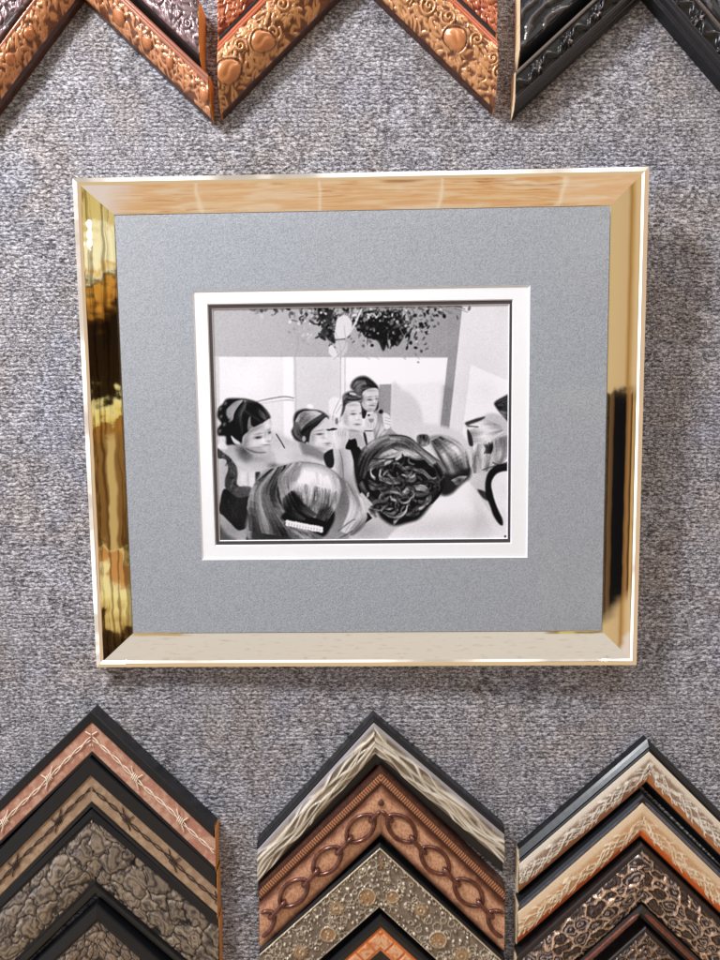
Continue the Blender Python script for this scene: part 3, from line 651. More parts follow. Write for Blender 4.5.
ring('mat', (r2[0]-.006, r2[1]+.006, r2[2]-.006, r2[3]+.006), r3, Y3, M_DARK, ft, .0007, .0013)['label'] = 'narrow dark mat line round the photograph'
pa = paint()
# sample the drawing on the print's own plane
nx_, nz_ = 600, 472
px0, px1, pz0, pz1 = r3[0]-.001, r3[1]+.001, r3[2]-.001, r3[3]+.001
# corner pixels of the print (photograph coordinates of the drawing)
cTL, cTR, cBR, cBL = [np.array(v, float) for v in ((210.8, 307.6), (509.8, 303), (509.2, 539.6), (218.6, 542.6))]
uu, vv = np.meshgrid(np.linspace(0, 1, nx_), np.linspace(0, 1, nz_), indexing='ij')      # vv up
pxy = (cBL*(1-uu)[..., None]+cBR*uu[..., None])*(1-vv)[..., None]+(cTL*(1-uu)[..., None]+cTR*uu[..., None])*vv[..., None]
qx = np.clip((pxy[..., 0]-PX0)*PS, 0, PW-1.01); qy = np.clip((pxy[..., 1]-PY0)*PS, 0, PH-1.01)
ix, iy = qx.astype(int), qy.astype(int); fx, fy = qx-ix, qy-iy
g = pa[iy, ix]*(1-fx)*(1-fy)+pa[iy, ix+1]*fx*(1-fy)+pa[iy+1, ix]*(1-fx)*fy+pa[iy+1, ix+1]*fx*fy
g = np.clip((g-128)*1.18+114, 3, 250)
pc = lin(np.stack([g*1.0, g*.985, g*1.01], -1).clip(0, 255))*.95
XX = px0+(px1-px0)*uu; ZZ = pz0+(pz1-pz0)*vv
def mat_print():
    m = bpy.data.materials.new('photo_paper'); m.use_nodes = True; b = NB(m.node_tree); P = m.node_tree.nodes['Principled BSDF']
    a = b.n('ShaderNodeAttribute', attribute_name='Col'); m.node_tree.links.new(a.outputs['Color'], P.inputs['Base Color'])
    P.inputs['Roughness'].default_value = .6; P.inputs['Specular IOR Level'].default_value = .08
    return m
mesh('photograph', np.stack([XX, np.full_like(XX, Y4), ZZ], -1), grid_faces(nx_, nz_), mat_print(), ft, col=pc)['label'] = 'black and white print of women in front of a mirror fixing hair and make-up'
def mat_glass():
    m = bpy.data.materials.new('picture_glass'); m.use_nodes = True; n = m.node_tree; n.nodes.clear(); b = NB(n)
    tr = b.n('ShaderNodeBsdfTransparent'); gl = b.n('ShaderNodeBsdfGlossy'); gl.inputs['Roughness'].default_value = .05
    fr = b.n('ShaderNodeLayerWeight'); fr.inputs[0].default_value = .5; fac = b.m('ADD', .035, b.m('MULTIPLY', b.m('POWER', fr.outputs['Facing'], 5.0), .9)); mx = b.n('ShaderNodeMixShader'); tr.inputs[0].default_value = (.985, .99, .988, 1)
    n.links.new(fac, mx.inputs[0]); n.links.new(tr.outputs[0], mx.inputs[1]); n.links.new(gl.outputs[0], mx.inputs[2])
    out = b.n('ShaderNodeOutputMaterial'); n.links.new(mx.outputs[0], out.inputs[0]); return m
x0, x1, z0, z1 = outer
mesh('glass_pane', [(x0, Y1-.0006, z0), (x1, Y1-.0006, z0), (x1, Y1-.0006, z1), (x0, Y1-.0006, z1)], [(0, 1, 2, 3)], mat_glass(), ft)

# ------------------------------------------------------------------ relief patterns for the corner samples
def vnoise(x, y, seed=0):
    T = np.random.RandomState(seed).rand(64, 64)
    xi, yi = np.floor(x).astype(int), np.floor(y).astype(int); fx, fy = x-xi, y-yi
    fx, fy = fx*fx*(3-2*fx), fy*fy*(3-2*fy)
    a, b, c, d = T[xi % 64, yi % 64], T[(xi+1) % 64, yi % 64], T[xi % 64, (yi+1) % 64], T[(xi+1) % 64, (yi+1) % 64]
    return (a*(1-fx)+b*fx)*(1-fy)+(c*(1-fx)+d*fx)*fy
def fbm(x, y, seed=0, o=4):
    r = 0; a = .5
    for k in range(o): r = r+a*vnoise(x*2**k, y*2**k, seed+k); a *= .5
    return r
def voro(x, y, seed=0, jit=.8):
    rs = np.random.RandomState(seed); JX, JY, ID = rs.rand(64, 64), rs.rand(64, 64), rs.rand(64, 64)
    xi, yi = np.floor(x).astype(int), np.floor(y).astype(int)
    f1 = np.full(x.shape, 9.0); f2 = f1.copy(); idv = np.zeros(x.shape)
    for a in (-1, 0, 1):
        for b in (-1, 0, 1):
            i, j = xi+a, yi+b
            d = np.hypot(i+.5+(JX[i % 64, j % 64]-.5)*jit-x, j+.5+(JY[i % 64, j % 64]-.5)*jit-y)
            n = d < f1
            f2 = np.where(n, f1, np.minimum(f2, d)); idv = np.where(n, ID[i % 64, j % 64], idv); f1 = np.where(n, d, f1)
    return f1, f2, idv
def sstep(a, b, v):
    t = np.clip((v-a)/(b-a), 0, 1); return t*t*(3-2*t)
def mixc(f, a, b):
    f = np.asarray(f)[..., None]; return np.asarray(a, float)*(1-f)+np.asarray(b, float)*f
def segdist(S, T, segs):
    D = np.full(S.shape, 99.0)
    for (ax, ay, bx, by) in segs:
        ux, uy = bx-ax, by-ay; L = ux*ux+uy*uy+1e-9
        t = np.clip(((S-ax)*ux+(T-ay)*uy)/L, 0, 1)
        D = np.minimum(D, np.hypot(S-ax-t*ux, T-ay-t*uy))
    return D
def rr(a, b): return R_.uniform(a, b)
# every pattern: S, T in mm along and across the face, W its width in mm -> height in mm, display colour
def p_crackle(a, b, c):
    def f(S, T, W, sd):
        n = fbm(S/5, T/5, sd); n2 = fbm(S/1.3, T/1.3, sd+9, 2)
        col = mixc(sstep(.42, .58, n), a, b); col = mixc(sstep(.50, .66, n2)*.75, col, c)
        return .25*n2+.3*n, col
    return f
def p_croc(cell, lo, hi, gap, hgt=2.0):
    def f(S, T, W, sd):
        x = S/cell+1.2*fbm(S/15, T/15, sd+3)-.3*T/cell; y = T/(cell*.68)+1.1*fbm(S/14, T/14, sd+5)
        f1, f2, i = voro(x, y, sd, .95); e = (f2-f1)*cell/15.0
        g1, g2, gi = voro(x*2.1+3, y*1.5+2, sd+9, .9); cr = (1-sstep(.02, .10, g2-g1))*sstep(.35, .5, gi)
        an = vnoise(S/(cell*.3)+i*31, T/(cell*.3)+i*17, sd+1); wr = np.abs(np.sin(f1*7+7*an+i*9))**.6; w2 = fbm(S/1.4, T/1.1, sd+6, 3)
        d = sstep(.0, .40, e)
        col = mixc(wr*.75+.25*i+.25*(w2-.4), lo, hi); col = mixc(np.maximum(1-sstep(.02, .13, e), cr*.35), col, gap)
        edge = sstep(0, 2.0, T)*sstep(0, 2.0, W-T)
        return (hgt*d*(.8-.3*f1)+.55*wr*d+.15*w2-.35*cr)*edge, col
    return f
def p_flame(S, T, W, sd):
    R = np.zeros(S.shape); Iv = np.zeros(S.shape)
    for j in range(7):                                   # tongues of flame: long sinuous strands that part and meet
        ph = sd*1.7+j*2.4; a = W*(.24+.112*j); am = W*(.11+.045*math.sin(j*2.1+sd))
        y = a+am*np.sin(S/(9.5+1.9*(j % 3))+ph+.8*np.sin(S/15+j*1.7)); wd = .4+1.1*(.5+.5*np.sin(S/8.5+ph*2))
        d = np.abs(T-y)/np.sqrt(1+(am/9.0)**2); r = 1-sstep(wd*.35, wd+.75, d); R = np.maximum(R, r*(.8+.2*np.sin(S/9+j)))
    f1, f2, i = voro(S/15+.3*fbm(S/9, T/9, sd), T/5.2+.5*np.sin(S/13), sd, .9)
    top = 1-sstep(W*.08, W*.24, T)
    col = mixc(R, mixc(sstep(.2, .8, i), (122, 106, 88), (176, 160, 138)), (246, 238, 222)); col = mixc(top, col, (178, 172, 176))
    return (R*2.1+.5*(1-f1))*(1-top)+.5*top, col
def p_chainbed(S, T, W, sd):
    n = fbm(S/1.0, T/1.0, sd, 3); bed = fbm(S/9, T/9, sd+4)
    d = np.abs(T-W*.52)/(W*.5)
    col = mixc(sstep(.36, .62, n), (226, 174, 138), (184, 126, 92)); col = mixc(sstep(.55, 1.0, d+.3*(bed-.5)), col, (92, 48, 32))
    return .5*n+.8*(1-d**2), col
def p_beads(S, T, W, sd):
    k = .5+.5*np.sin(S*2*math.pi/2.75)
    e = sstep(0, .9, T)*sstep(0, .9, W-T)
    col = mixc(k*e, (92, 44, 26), (214, 150, 106))
    return 1.1*k**.6*e, col
def p_gears(S, T, W, sd):
    rs = np.random.RandomState(sd*7+3); H = .5*fbm(S/2.2, T/2.2, sd, 3); C = mixc(fbm(S/3, T/3, sd+2), (100, 86, 76), (170, 152, 132))
    L = S.max()-S.min(); s0 = S.min()
    def put(m, h, c=None):
        nonlocal H, C
        H = np.where(m > 0, np.maximum(H, h*m), H)
        if c is not None: C = mixc(np.clip(m, 0, 1)*.85, C, c)
    for k in range(int(L*W/95)):
        a, b = s0+rs.rand()*L, rs.rand()*W; r = rs.uniform(1.5, 4.5); d = np.hypot(S-a, T-b)
        put(sstep(.9, .2, np.abs(d-r)), .9, (206, 190, 164))
    for k in range(int(L/30)+1):
        a, b = s0+(k+rs.uniform(.2, .8))*30, W*rs.uniform(.3, .7); r = rs.uniform(6, 8.5); d = np.hypot(S-a, T-b); an = np.arctan2(T-b, S-a)
        if k % 2:
            put(sstep(r+.4, r-.2, d), 1.0, (178, 134, 92)); put(sstep(.8, .1, np.abs(d-r)), 2.0, (228, 212, 184))
        else:
            put(sstep(r+.4, r-.2, d+.7*np.sign(np.sin(an*16))), 1.2, (170, 134, 96)); put(sstep(.7, .1, np.abs(d-r*.55)), 1.9, (214, 190, 150)); put(sstep(1.6, .8, d), 2.0, (220, 200, 160))
    for k in range(int(L*W/26)):
        a, b = s0+rs.rand()*L, rs.rand()*W; r = rs.uniform(.7, 2.0); d = np.hypot(S-a, T-b)
        m = np.clip(1-(d/r)**2, 0, 1); put(np.sqrt(m), 1.0+r*.5, (214, 200, 178) if rs.rand() < .7 else (150, 128, 100))
    for k in range(int(L*W/160)):
        a, b = s0+rs.rand()*L, rs.rand()*W; q = rs.rand()*3.14; l = rs.uniform(2, 6)
        put(sstep(.8, .2, segdist(S, T, [(a, b, a+l*math.cos(q), b+l*math.sin(q))])), 1.3, (200, 184, 156))
    rim = np.maximum(1-sstep(.6, 1.4, T), 1-sstep(.6, 1.4, W-T)); H = np.maximum(H, 1.6*rim); C = mixc(rim*.9, C, (232, 212, 178))
    return H, C
def p_blocks(S, T, W, sd):
    x = S/15.0; fx = np.abs((x % 1)-.5); d = np.abs(T-W*.5)/(W*.5); n = fbm(S/2, T/2, sd)
    m = sstep(.46, .40, fx)*sstep(.75, .6, d)
    col = mixc(n, (216, 104, 48), (240, 150, 84)); col = mixc(m*.8, col, mixc(sstep(.45, .6, n), (240, 200, 160), (214, 130, 80)))
    return 1.2*m+.3*n, col
def p_twigs(base, dark, low, line, dens=1.0):
    def f(S, T, W, sd):
        rs = np.random.RandomState(sd+40); segs = []; s0, s1 = S.min()-6, S.max()+6; mid = W*.56
        for j in range(3):
            ph = rs.rand()*6; s = s0; p = None
            while s < s1:
                q = (s, mid+W*.17*math.sin(s/(6.5+j)+ph)+rs.uniform(-.5, .5))
                if p:
                    segs.append((*p, *q))
                    if rs.rand() < .8*dens:
                        up = 1 if rs.rand() < .5 else -1; a = rs.uniform(.35, .9); l = rs.uniform(3, 8); x, y = q
                        x2, y2 = x+l*.6*math.cos(a), y+up*l*.6*math.sin(a); segs.append((x, y, x2, y2)); segs.append((x2, y2, x2+l*.5*math.cos(a*.4), y2+up*l*.5*math.sin(a*.4)))
                p = q; s += rs.uniform(2.0, 3.4)
        D = segdist(S, T, segs); n = fbm(S/3, T/2, sd); n2 = fbm(S/1.2, T/1.0, sd+3, 2)
        keep = sstep(W*.10, W*.2, T)*sstep(W*.05, W*.12, W-T)
        r = (1-sstep(.28, .85, D))*keep*(.55+.45*sstep(.3, .5, n)); v = T/W
        inb = sstep(.18, .34, v+.1*(n-.5))*(1-sstep(.80, .90, v))
        col = mixc(inb*(.45+.55*n2), base, dark); col = mixc(sstep(.70, .82, v+.10*(n-.5)), col, low); col = mixc(r, col, line)
        return .95*r+.5*n2*inb, col
    return f
def p_web(ridge, cellc, hi, cell=10.0):
    def f(S, T, W, sd):
        x = S/cell*.8+.9*fbm(S/11, T/11, sd+3)+.35*T/cell; y = T/(cell*.75)+.8*fbm(S/10, T/10, sd+5)
        f1, f2, i = voro(x, y, sd, .9); e = f2-f1
        e = e*cell/12.0*(.7+.8*vnoise(S/5, T/5, sd+4)); r = 1-sstep(.06, .19, e); rip = .5+.5*np.sin(f1*24+i*6)
        edge = sstep(0, 2.5, T)*sstep(0, 2.5, W-T)
        lines = sstep(.62, .9, .5+.5*np.sin(f1*20+i*6+3*fbm(S/5, T/5, sd+8))); inner = np.where(i > .4, lines, .25*lines+.35*sstep(.6, .75, fbm(S/2, T/2, sd+2)))
        col = mixc(inner*.8, cellc, hi); col = mixc(r*edge, col, mixc(vnoise(S/6, T/6, sd), np.array(ridge)*.8, ridge)); col = mixc(1-edge, col, (34, 26, 24))
        return (3.0*r+1.4*(1-f1)*sstep(.1, .4, e)+.7*lines*(1-r))*edge, col
    return f
def spirals(S, W, rs, step, big):
    segs = []; s = S.min()
    while s < S.max():
        cx, cy = s+rs.uniform(0, step*.4), W*rs.uniform(.32, .68); d = 1 if rs.rand() < .5 else -1; a0 = rs.rand()*6.28; r0 = big*rs.uniform(.75, 1.1); p = None
        for k in range(26):
            a = a0+d*k*.38; r = r0*(1-k/29.0); q = (cx+r*math.cos(a), cy+r*math.sin(a))
            if p: segs.append((*p, *q))
            p = q
        s += step
    return segs
def p_carved(hi, lo, knob, knobc, scroll=0, fine=3.4, kstep=27.0, lip=8.0, lipc=(176, 100, 72), amp=1.0, shell=False):
    def f(S, T, W, sd):
        rs = np.random.RandomState(sd*3+1); s0, s1 = S.min(), S.max(); n = fbm(S/2.0, T/2.0, sd+1, 3)
        H = .9*n; tone = .25*n+.05
        nl = int((s1-s0)*(W-lip)/(fine*fine*1.05))
        for k in range(nl):                                # overlapping carved leaves
            a, b, q = rs.uniform(s0, s1), rs.uniform(lip, W), rs.uniform(-.9, .9)+(math.pi if rs.rand() < .4 else 0); l, w_ = fine*rs.uniform(.8, 1.7), fine*rs.uniform(.28, .5)
            m_ = (np.abs(S-a) < l+1) & (np.abs(T-b) < l+1)
            if not m_.any(): continue
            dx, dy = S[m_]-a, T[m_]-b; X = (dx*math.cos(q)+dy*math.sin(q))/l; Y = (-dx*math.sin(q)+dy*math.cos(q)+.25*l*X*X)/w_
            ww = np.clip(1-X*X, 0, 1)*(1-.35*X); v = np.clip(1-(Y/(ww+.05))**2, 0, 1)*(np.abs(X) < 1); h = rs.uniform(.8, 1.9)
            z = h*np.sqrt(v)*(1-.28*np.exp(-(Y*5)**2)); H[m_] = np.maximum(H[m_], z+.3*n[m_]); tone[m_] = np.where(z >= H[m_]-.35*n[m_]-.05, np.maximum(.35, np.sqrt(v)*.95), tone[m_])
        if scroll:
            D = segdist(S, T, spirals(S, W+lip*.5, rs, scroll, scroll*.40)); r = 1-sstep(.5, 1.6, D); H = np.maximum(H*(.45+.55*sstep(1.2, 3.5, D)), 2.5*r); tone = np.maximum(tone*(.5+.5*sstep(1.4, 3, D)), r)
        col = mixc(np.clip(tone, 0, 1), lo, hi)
        if knob:
            s = s0+rs.uniform(.2, .8)*kstep
            while s < s1:
                cx, cy = s, lip+(W-lip)*rs.uniform(.38, .6); a = rs.uniform(-.4, .5); k = knob*rs.uniform(.7, 1.15)
                dx, dy = S-cx, T-cy; X, Y = dx*math.cos(a)+dy*math.sin(a), -dx*math.sin(a)+dy*math.cos(a); q = (X/(k*1.35))**2+(Y/k)**2
                if shell:
                    an = np.arctan2(Y, X); q = q*(1+.16*np.cos(an*3+1)); m = np.clip(1-q, 0, 1); bulge = 1.2+3.0*np.sqrt(m)*(1-.35*np.exp(-((Y/k-.25*np.sin(X/k*2.5))*4)**2))
                    ring_ = np.exp(-((np.sqrt(q)-1.18)*7)**2); H = np.where(q < 1, bulge, np.maximum(H*(.4+.6*sstep(1.2, 2.2, q)), 2.3*ring_)); tone2 = sstep(1.0, .85, q)
                else:
                    m = np.clip(1-q, 0, 1); H = np.where(q < 1, 1.2+2.7*np.sqrt(m), H*(.45+.55*sstep(1, 1.7, q))); tone2 = sstep(1.0, .85, q)
                col = mixc(tone2, mixc(sstep(1.0, 1.1, q)*sstep(1.5, 1.2, q)*.6, col, np.array(lo)*.8), knobc); s += kstep*rs.uniform(.7, 1.5)
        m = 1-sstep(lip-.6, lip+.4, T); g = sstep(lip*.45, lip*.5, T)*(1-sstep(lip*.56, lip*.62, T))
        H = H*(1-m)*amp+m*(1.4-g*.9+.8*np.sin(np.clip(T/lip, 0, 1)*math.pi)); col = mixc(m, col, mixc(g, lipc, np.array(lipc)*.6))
        return H, col
    return f
def p_black(S, T, W, sd):
    rs = np.random.RandomState(sd+17); H = .2*fbm(S/4, T/4, sd); tone = np.zeros(S.shape)
    e1 = 1-sstep(1.2, 2.6, np.abs(T-2.5)); e2 = 1-sstep(1.5, 3.5, np.abs(T-(W-6))); H = np.maximum(H, 2.2*e1); H = np.maximum(H, 2.6*e2)
    s = S.min()+6; k = 0; segs = []
    while s < S.max():
        cy = W*.46
        if k % 2 == 0:
            d = np.hypot(S-s, T-cy); an = np.arctan2(T-cy, S-s); rad = 6.2+.9*np.cos(an*6)
            ro = sstep(rad, rad-2.0, d); H = np.maximum(H, (2.6+1.1*np.cos(an*6)*sstep(1, 4, d))*ro); H = np.where(d < 2, H-1.4*sstep(2, .6, d), H); tone = np.maximum(tone, ro*sstep(.55, .9, fbm(S/1.8, T/1.8, sd, 2)+.25))
        else:
            P = [(s-11+q, cy+W*.16*math.sin(q/22*6.28)) for q in np.linspace(0, 22, 14)]
            segs += [(*P[i], *P[i+1]) for i in range(13)]
        s += 19; k += 1
    if segs: H = np.maximum(H, 2.4*(1-sstep(.8, 2.4, segdist(S, T, segs))))
    col = mixc(e1*.75, (34, 31, 33), (132, 118, 106)); col = mixc(tone, col, (196, 184, 184)); col = mixc(e2*.35, col, (84, 80, 84))  # rosette glints are highlights painted into the colour
    return H, col
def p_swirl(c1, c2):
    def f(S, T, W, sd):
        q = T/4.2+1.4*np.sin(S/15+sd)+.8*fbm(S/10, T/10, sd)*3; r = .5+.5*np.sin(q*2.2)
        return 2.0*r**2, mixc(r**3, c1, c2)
    return f

# ------------------------------------------------------------------ materials of the samples
M_SATINBLACK = mat_plain('satin_black_lacquer', (19, 19, 23), .42, c2=(12, 12, 15), coat=.2)
M_BROWNBLACK = mat_plain('brown_black_lacquer', (44, 34, 32), .4, c2=(28, 22, 21), coat=.2)
M_BROWN = mat_plain('dark_brown_stain', (84, 46, 32), .42, c2=(50, 28, 20), coat=.2)
M_AMBER = mat_plain('amber_wood_end', (232, 160, 84), .7, c2=(206, 128, 58), scale=60, stretch=(1, 1, 9))
M_PALEWOOD = mat_plain('pale_wood_end', (236, 214, 180), .7, c2=(214, 184, 142), scale=60, stretch=(1, 1, 9))
M_SILVERBLUE = mat_plain('pewter_lacquer', (112, 116, 132), .3, metal=.5, c2=(88, 92, 108))
M_RUST = mat_plain('russet_wax', (122, 62, 42), .4, c2=(84, 42, 30), coat=.2)
A_SATIN = mat_attr('antiqued_satin', .40, .15, .1)
A_METAL = mat_attr('antiqued_metal_leaf', .30, .28, .2)
A_GLOSS = mat_attr('glossy_carved', .27, .30, .35)
A_MATTE = mat_attr('sanded_paint', .6, 0, 0)

class Corner:
    """one L-shaped moulding sample hung point up; t runs inwards from the outer edge, s along the arm (mm)"""
    def __init__(s, name, px, py, h, mL, mR, xL, xR, W, prof, body, endm, label, group):
        s.h = h; s.A = at(px, py, h); s.m = {-1: mL, 1: mR}; s.c = {k: math.hypot(1, v) for k, v in s.m.items()}
        s.xe = {-1: at(xL, 900, h)[0]-s.A[0], 1: at(xR, 900, h)[0]-s.A[0]}
        s.W = W; s.prof = prof; s.e = {}; s.n = {}
        for k in (-1, 1):
            s.e[k] = np.array([k, -s.m[k]])/s.c[k]; s.n[k] = np.array([-k*s.m[k], -1.0])/s.c[k]
        s.kx = (s.c[-1]-s.c[1])/(s.m[-1]+s.m[1])
        s.ob = empty(name, (s.A[0], 0, s.A[1])); tag(s.ob, label, 'frame sample', group)
        s.rails = {}
        for k in (-1, 1): s.rails[k] = s.rail(k, body, endm)
    def P(s, k, X, t, h):                               # X metres from apex, t metres -> local xyz
        Z = -k*X*s.m[k]-t*s.c[k]
        return np.stack([X, -np.asarray(h)+0*X, Z], -1)
    def rail(s, k, body, endm):
        pr = [(0, .0)]+[(t/1000., h/1000.) for t, h in s.prof]+[(s.W/1000., .0)]
        pr[0] = (pr[1][0]-.0004, .0); T = np.array([p[0] for p in pr]); Hh = np.array([p[1] for p in pr])
        n = len(pr); X0 = s.kx*T; X1 = np.full(n, s.xe[k]); V = np.concatenate([s.P(k, X0, T, Hh), s.P(k, X1, T, Hh)])
        Fc = [(i, i+1, n+i+1, n+i) if k < 0 else (i, n+i, n+i+1, i+1) for i in range(n-1)]
        o = mesh('rail', V, Fc, body, s.ob)
        # bevelled feel on the long edges
        rs = np.random.RandomState(int(abs(s.A[0]*9e4)) % 9999+k+1)
        j = rs.uniform(-.0003, .0003, n)
        Ve = s.P(k, X1+k*.00035, T, Hh); Vb = s.P(k, X1-k*.001, T, Hh)
        mesh('cut_end', np.concatenate([Ve, Vb]), [tuple(range(n))]+[(i, (i+1) % n, n+(i+1) % n, n+i) for i in range(n)], endm, o)
        return o
    def panel(s, t0, t1, h0, h1, fn, mat, name='relief_panel', bow=0.0, sc=1.0, seed=0, res=.00072, hook=None):
        t0, t1, h0, h1 = [v/1000. for v in (t0, t1, h0, h1)]
        for k in (-1, 1):
            nt_ = max(4, int((t1-t0)/res)); T1 = np.linspace(t0, t1, nt_)
            nu = max(4, int(abs(s.xe[k])*s.c[k]/res)); U = np.linspace(0, 1, nu)
            Ug, Tg = np.meshgrid(U, T1, indexing='ij'); Xg = s.kx*Tg*(1-Ug)+s.xe[k]*Ug
            Sg = (Xg-Tg*s.n[k][0])/s.e[k][0]
            H, C = fn(Sg*1000, (Tg-t0)*1000, (t1-t0)*1000, seed+(3 if k > 0 else 0))
            q = (Tg-t0)/(t1-t0); base = h0+(h1-h0)*q+bow/1000.*4*q*(1-q)
            Hm = base+H*sc/1000.
            # skirt down to the rail
            Hm[:, 0] = np.minimum(Hm[:, 0], h0-.0004); Hm[:, -1] = np.minimum(Hm[:, -1], h1-.0004)
            V = s.P(k, Xg, Tg, Hm)
            o = mesh(name, V, grid_faces(nu, nt_, flip=(k > 0)), mat, s.rails[k], col=lin(np.clip(C, 0, 255)), smooth=True)
    def tubes(s, k, name, polys, rad, mat, parent=None, nseg=8):
        """polys: lists of (s, t, h) in mm"""
        V, Fc = [], []
        for P0, r in [(p, rad) if not isinstance(p, tuple) else p for p in polys]:
            P0 = np.array(P0, float)/1000.
            XZ = P0[:, :1]*s.e[k]+P0[:, 1:2]*s.n[k]
            lo = s.kx*P0[:, 1]; ok = (k*(XZ[:, 0]-lo) > .0003) & (k*(s.xe[k]-XZ[:, 0]) > .0003)
            run = []
            for i in range(len(P0)+1):
                if i < len(P0) and ok[i]: run.append((XZ[i, 0], -P0[i, 2], XZ[i, 1])); continue
                if len(run) > 1:
                    Q = np.array(run); d = np.gradient(Q, axis=0); d /= np.linalg.norm(d, axis=1)[:, None]+1e-12
                    up = np.array([0, -1.0, 0]); a = np.cross(d, up); a /= np.linalg.norm(a, axis=1)[:, None]+1e-9; b = np.cross(a, d)
                    base = len(V); rr_ = r/1000.
                    for i2 in range(len(Q)):
                        f = .35 if i2 in (0, len(Q)-1) else 1
                        for g_ in range(nseg):
                            an = g_*2*math.pi/nseg; V.append(Q[i2]+rr_*f*(math.cos(an)*a[i2]+math.sin(an)*b[i2]))
                    for i2 in range(len(Q)-1):
                        for g_ in range(nseg):
                            g2 = (g_+1) % nseg; Fc.append((base+i2*nseg+g_, base+i2*nseg+g2, base+(i2+1)*nseg+g2, base+(i2+1)*nseg+g_))
                run = []
        if V: return mesh(name, V, Fc, mat, parent or s.rails[k], smooth=True)
    def wires(s, tmid, h, mat, per=62.0, lam=15.0, r=.62, amp=1.2, ph=0.0):
        for k in (-1, 1):
            L = abs(s.xe[k])*s.c[k]*1000+60; tw = []
            for q in (0, math.pi):
                tw.append([(x, tmid+amp*math.sin(2*math.pi*x/lam/2+q)+.5*math.sin(x/11.), h+.7*math.cos(2*math.pi*x/lam/2+q)) for x in np.arange(-20, L, 1.2)])
            x = 8+ph
            s.tubes(k, 'twisted_wire', tw, r, mat)
            while x < L:
                bb = []
                for j in range(4):
                    c = x+j*2.0; bb.append([(c+v*1.2, tmid+v*3.6, h+1.1*(1-v*v)) for v in np.linspace(-1, 1, 8)])
                bb.append([(x-1+v*-7, tmid-2-v*4.5, h+.9-v*.5) for v in np.linspace(0, 1, 6)])
                bb.append([(x+7+v*7, tmid+2+v*4, h+.9-v*.5) for v in np.linspace(0, 1, 6)])
                bb.append([(x+5+v*1.5, tmid-2-v*6, h+.9-v*.5) for v in np.linspace(0, 1, 6)])
                s.tubes(k, 'wire_barb', bb, r*1.05, mat); x += per
    def chain(s, tmid, h, mat, per=46.5, ph=10.0):
        for k in (-1, 1):
            L = abs(s.xe[k])*s.c[k]*1000+60; x = ph; 
            while x < L:
                s.tubes(k, 'chain_link', [[(x+17.5*math.cos(a), tmid+9.6*math.sin(a)*(1-.12*math.cos(2*a)), h) for a in np.linspace(0, 2*math.pi, 40)]], 2.25, mat, nseg=10)
                s.tubes(k, 'chain_link', [[(x+per/2+v*12.5, tmid+.8*v, h+.6+3.0*(1-v**4)-2.2*abs(v)**6) for v in np.linspace(-1, 1, 16)]], 2.4, mat, nseg=10)
                x += per

GT, GB = 'moulding corner samples along the top edge', 'moulding corner samples along the bottom edge'
# ---- bottom left column
c = Corner('moulding_corner', 91, 711, .018, .975, .965, -35, 215.5, 34, [(0, 17), (.8, 18), (7.6, 18), (8.2, 16), (29.5, 16), (30, 17), (31.5, 17), (32, 9)], M_SATINBLACK, M_AMBER,
           'black edged moulding corner with cream barbed wire on pink crackle, outermost at bottom left', GB)
c.panel(8.2, 29.6, 16.4, 16.4, p_crackle((186, 130, 108), (206, 162, 138), (222, 194, 172)), A_SATIN, seed=2)
c.wires(18.5, 17.6, mat_plain('cream_wire', (240, 224, 204), .35, c2=(214, 186, 160)), ph=4)
c = Corner('moulding_corner', 89, 757, .018, 1.03, .92, -35, 217, 38, [(0, 16), (.8, 18), (12.6, 18), (13.4, 15), (33, 15), (33.8, 17), (36, 17), (37, 8)], M_SATINBLACK, M_AMBER,
           'black edged moulding corner with dark barbed wire on tan, second from outside at bottom left', GB)
c.panel(13.4, 33.0, 15.4, 15.4, p_crackle((166, 136, 108), (186, 156, 126), (140, 112, 88)), A_SATIN, seed=5)
c.wires(22.5, 16.2, mat_plain('dark_wire', (70, 50, 40), .4, c2=(44, 32, 28)), r=.6, ph=-4)
c = Corner('moulding_corner', 91, 809, .018, .99, .885, -35, 218.5, 67, [(0, 15), (.8, 17), (6, 17.5), (7.2, 15), (55.5, 14), (56.5, 17), (63, 15), (65, 6)], M_SATINBLACK, M_AMBER,
           'wide dark moulding corner of grey-tan crocodile scales with black gaps at bottom left', GB)
c.panel(7.2, 55.6, 13.5, 12.5, p_croc(25, (46, 38, 38), (172, 154, 132), (18, 13, 17), 2.0), A_GLOSS, bow=5.0, seed=4)
c = Corner('moulding_corner', 96, 905, .020, .95, .92, -30, 220, 50, [(0, 17), (.8, 19), (9, 20), (13, 16), (40, 14), (46, 12)], M_SATINBLACK, M_AMBER,
           'small-scaled dark reptile moulding corner, innermost and cut off by the picture edge at bottom left', GB)
c.panel(13.4, 41, 16, 14, p_croc(11, (56, 46, 44), (176, 154, 128), (26, 19, 24), 1.1), A_GLOSS, bow=1.5, seed=9)
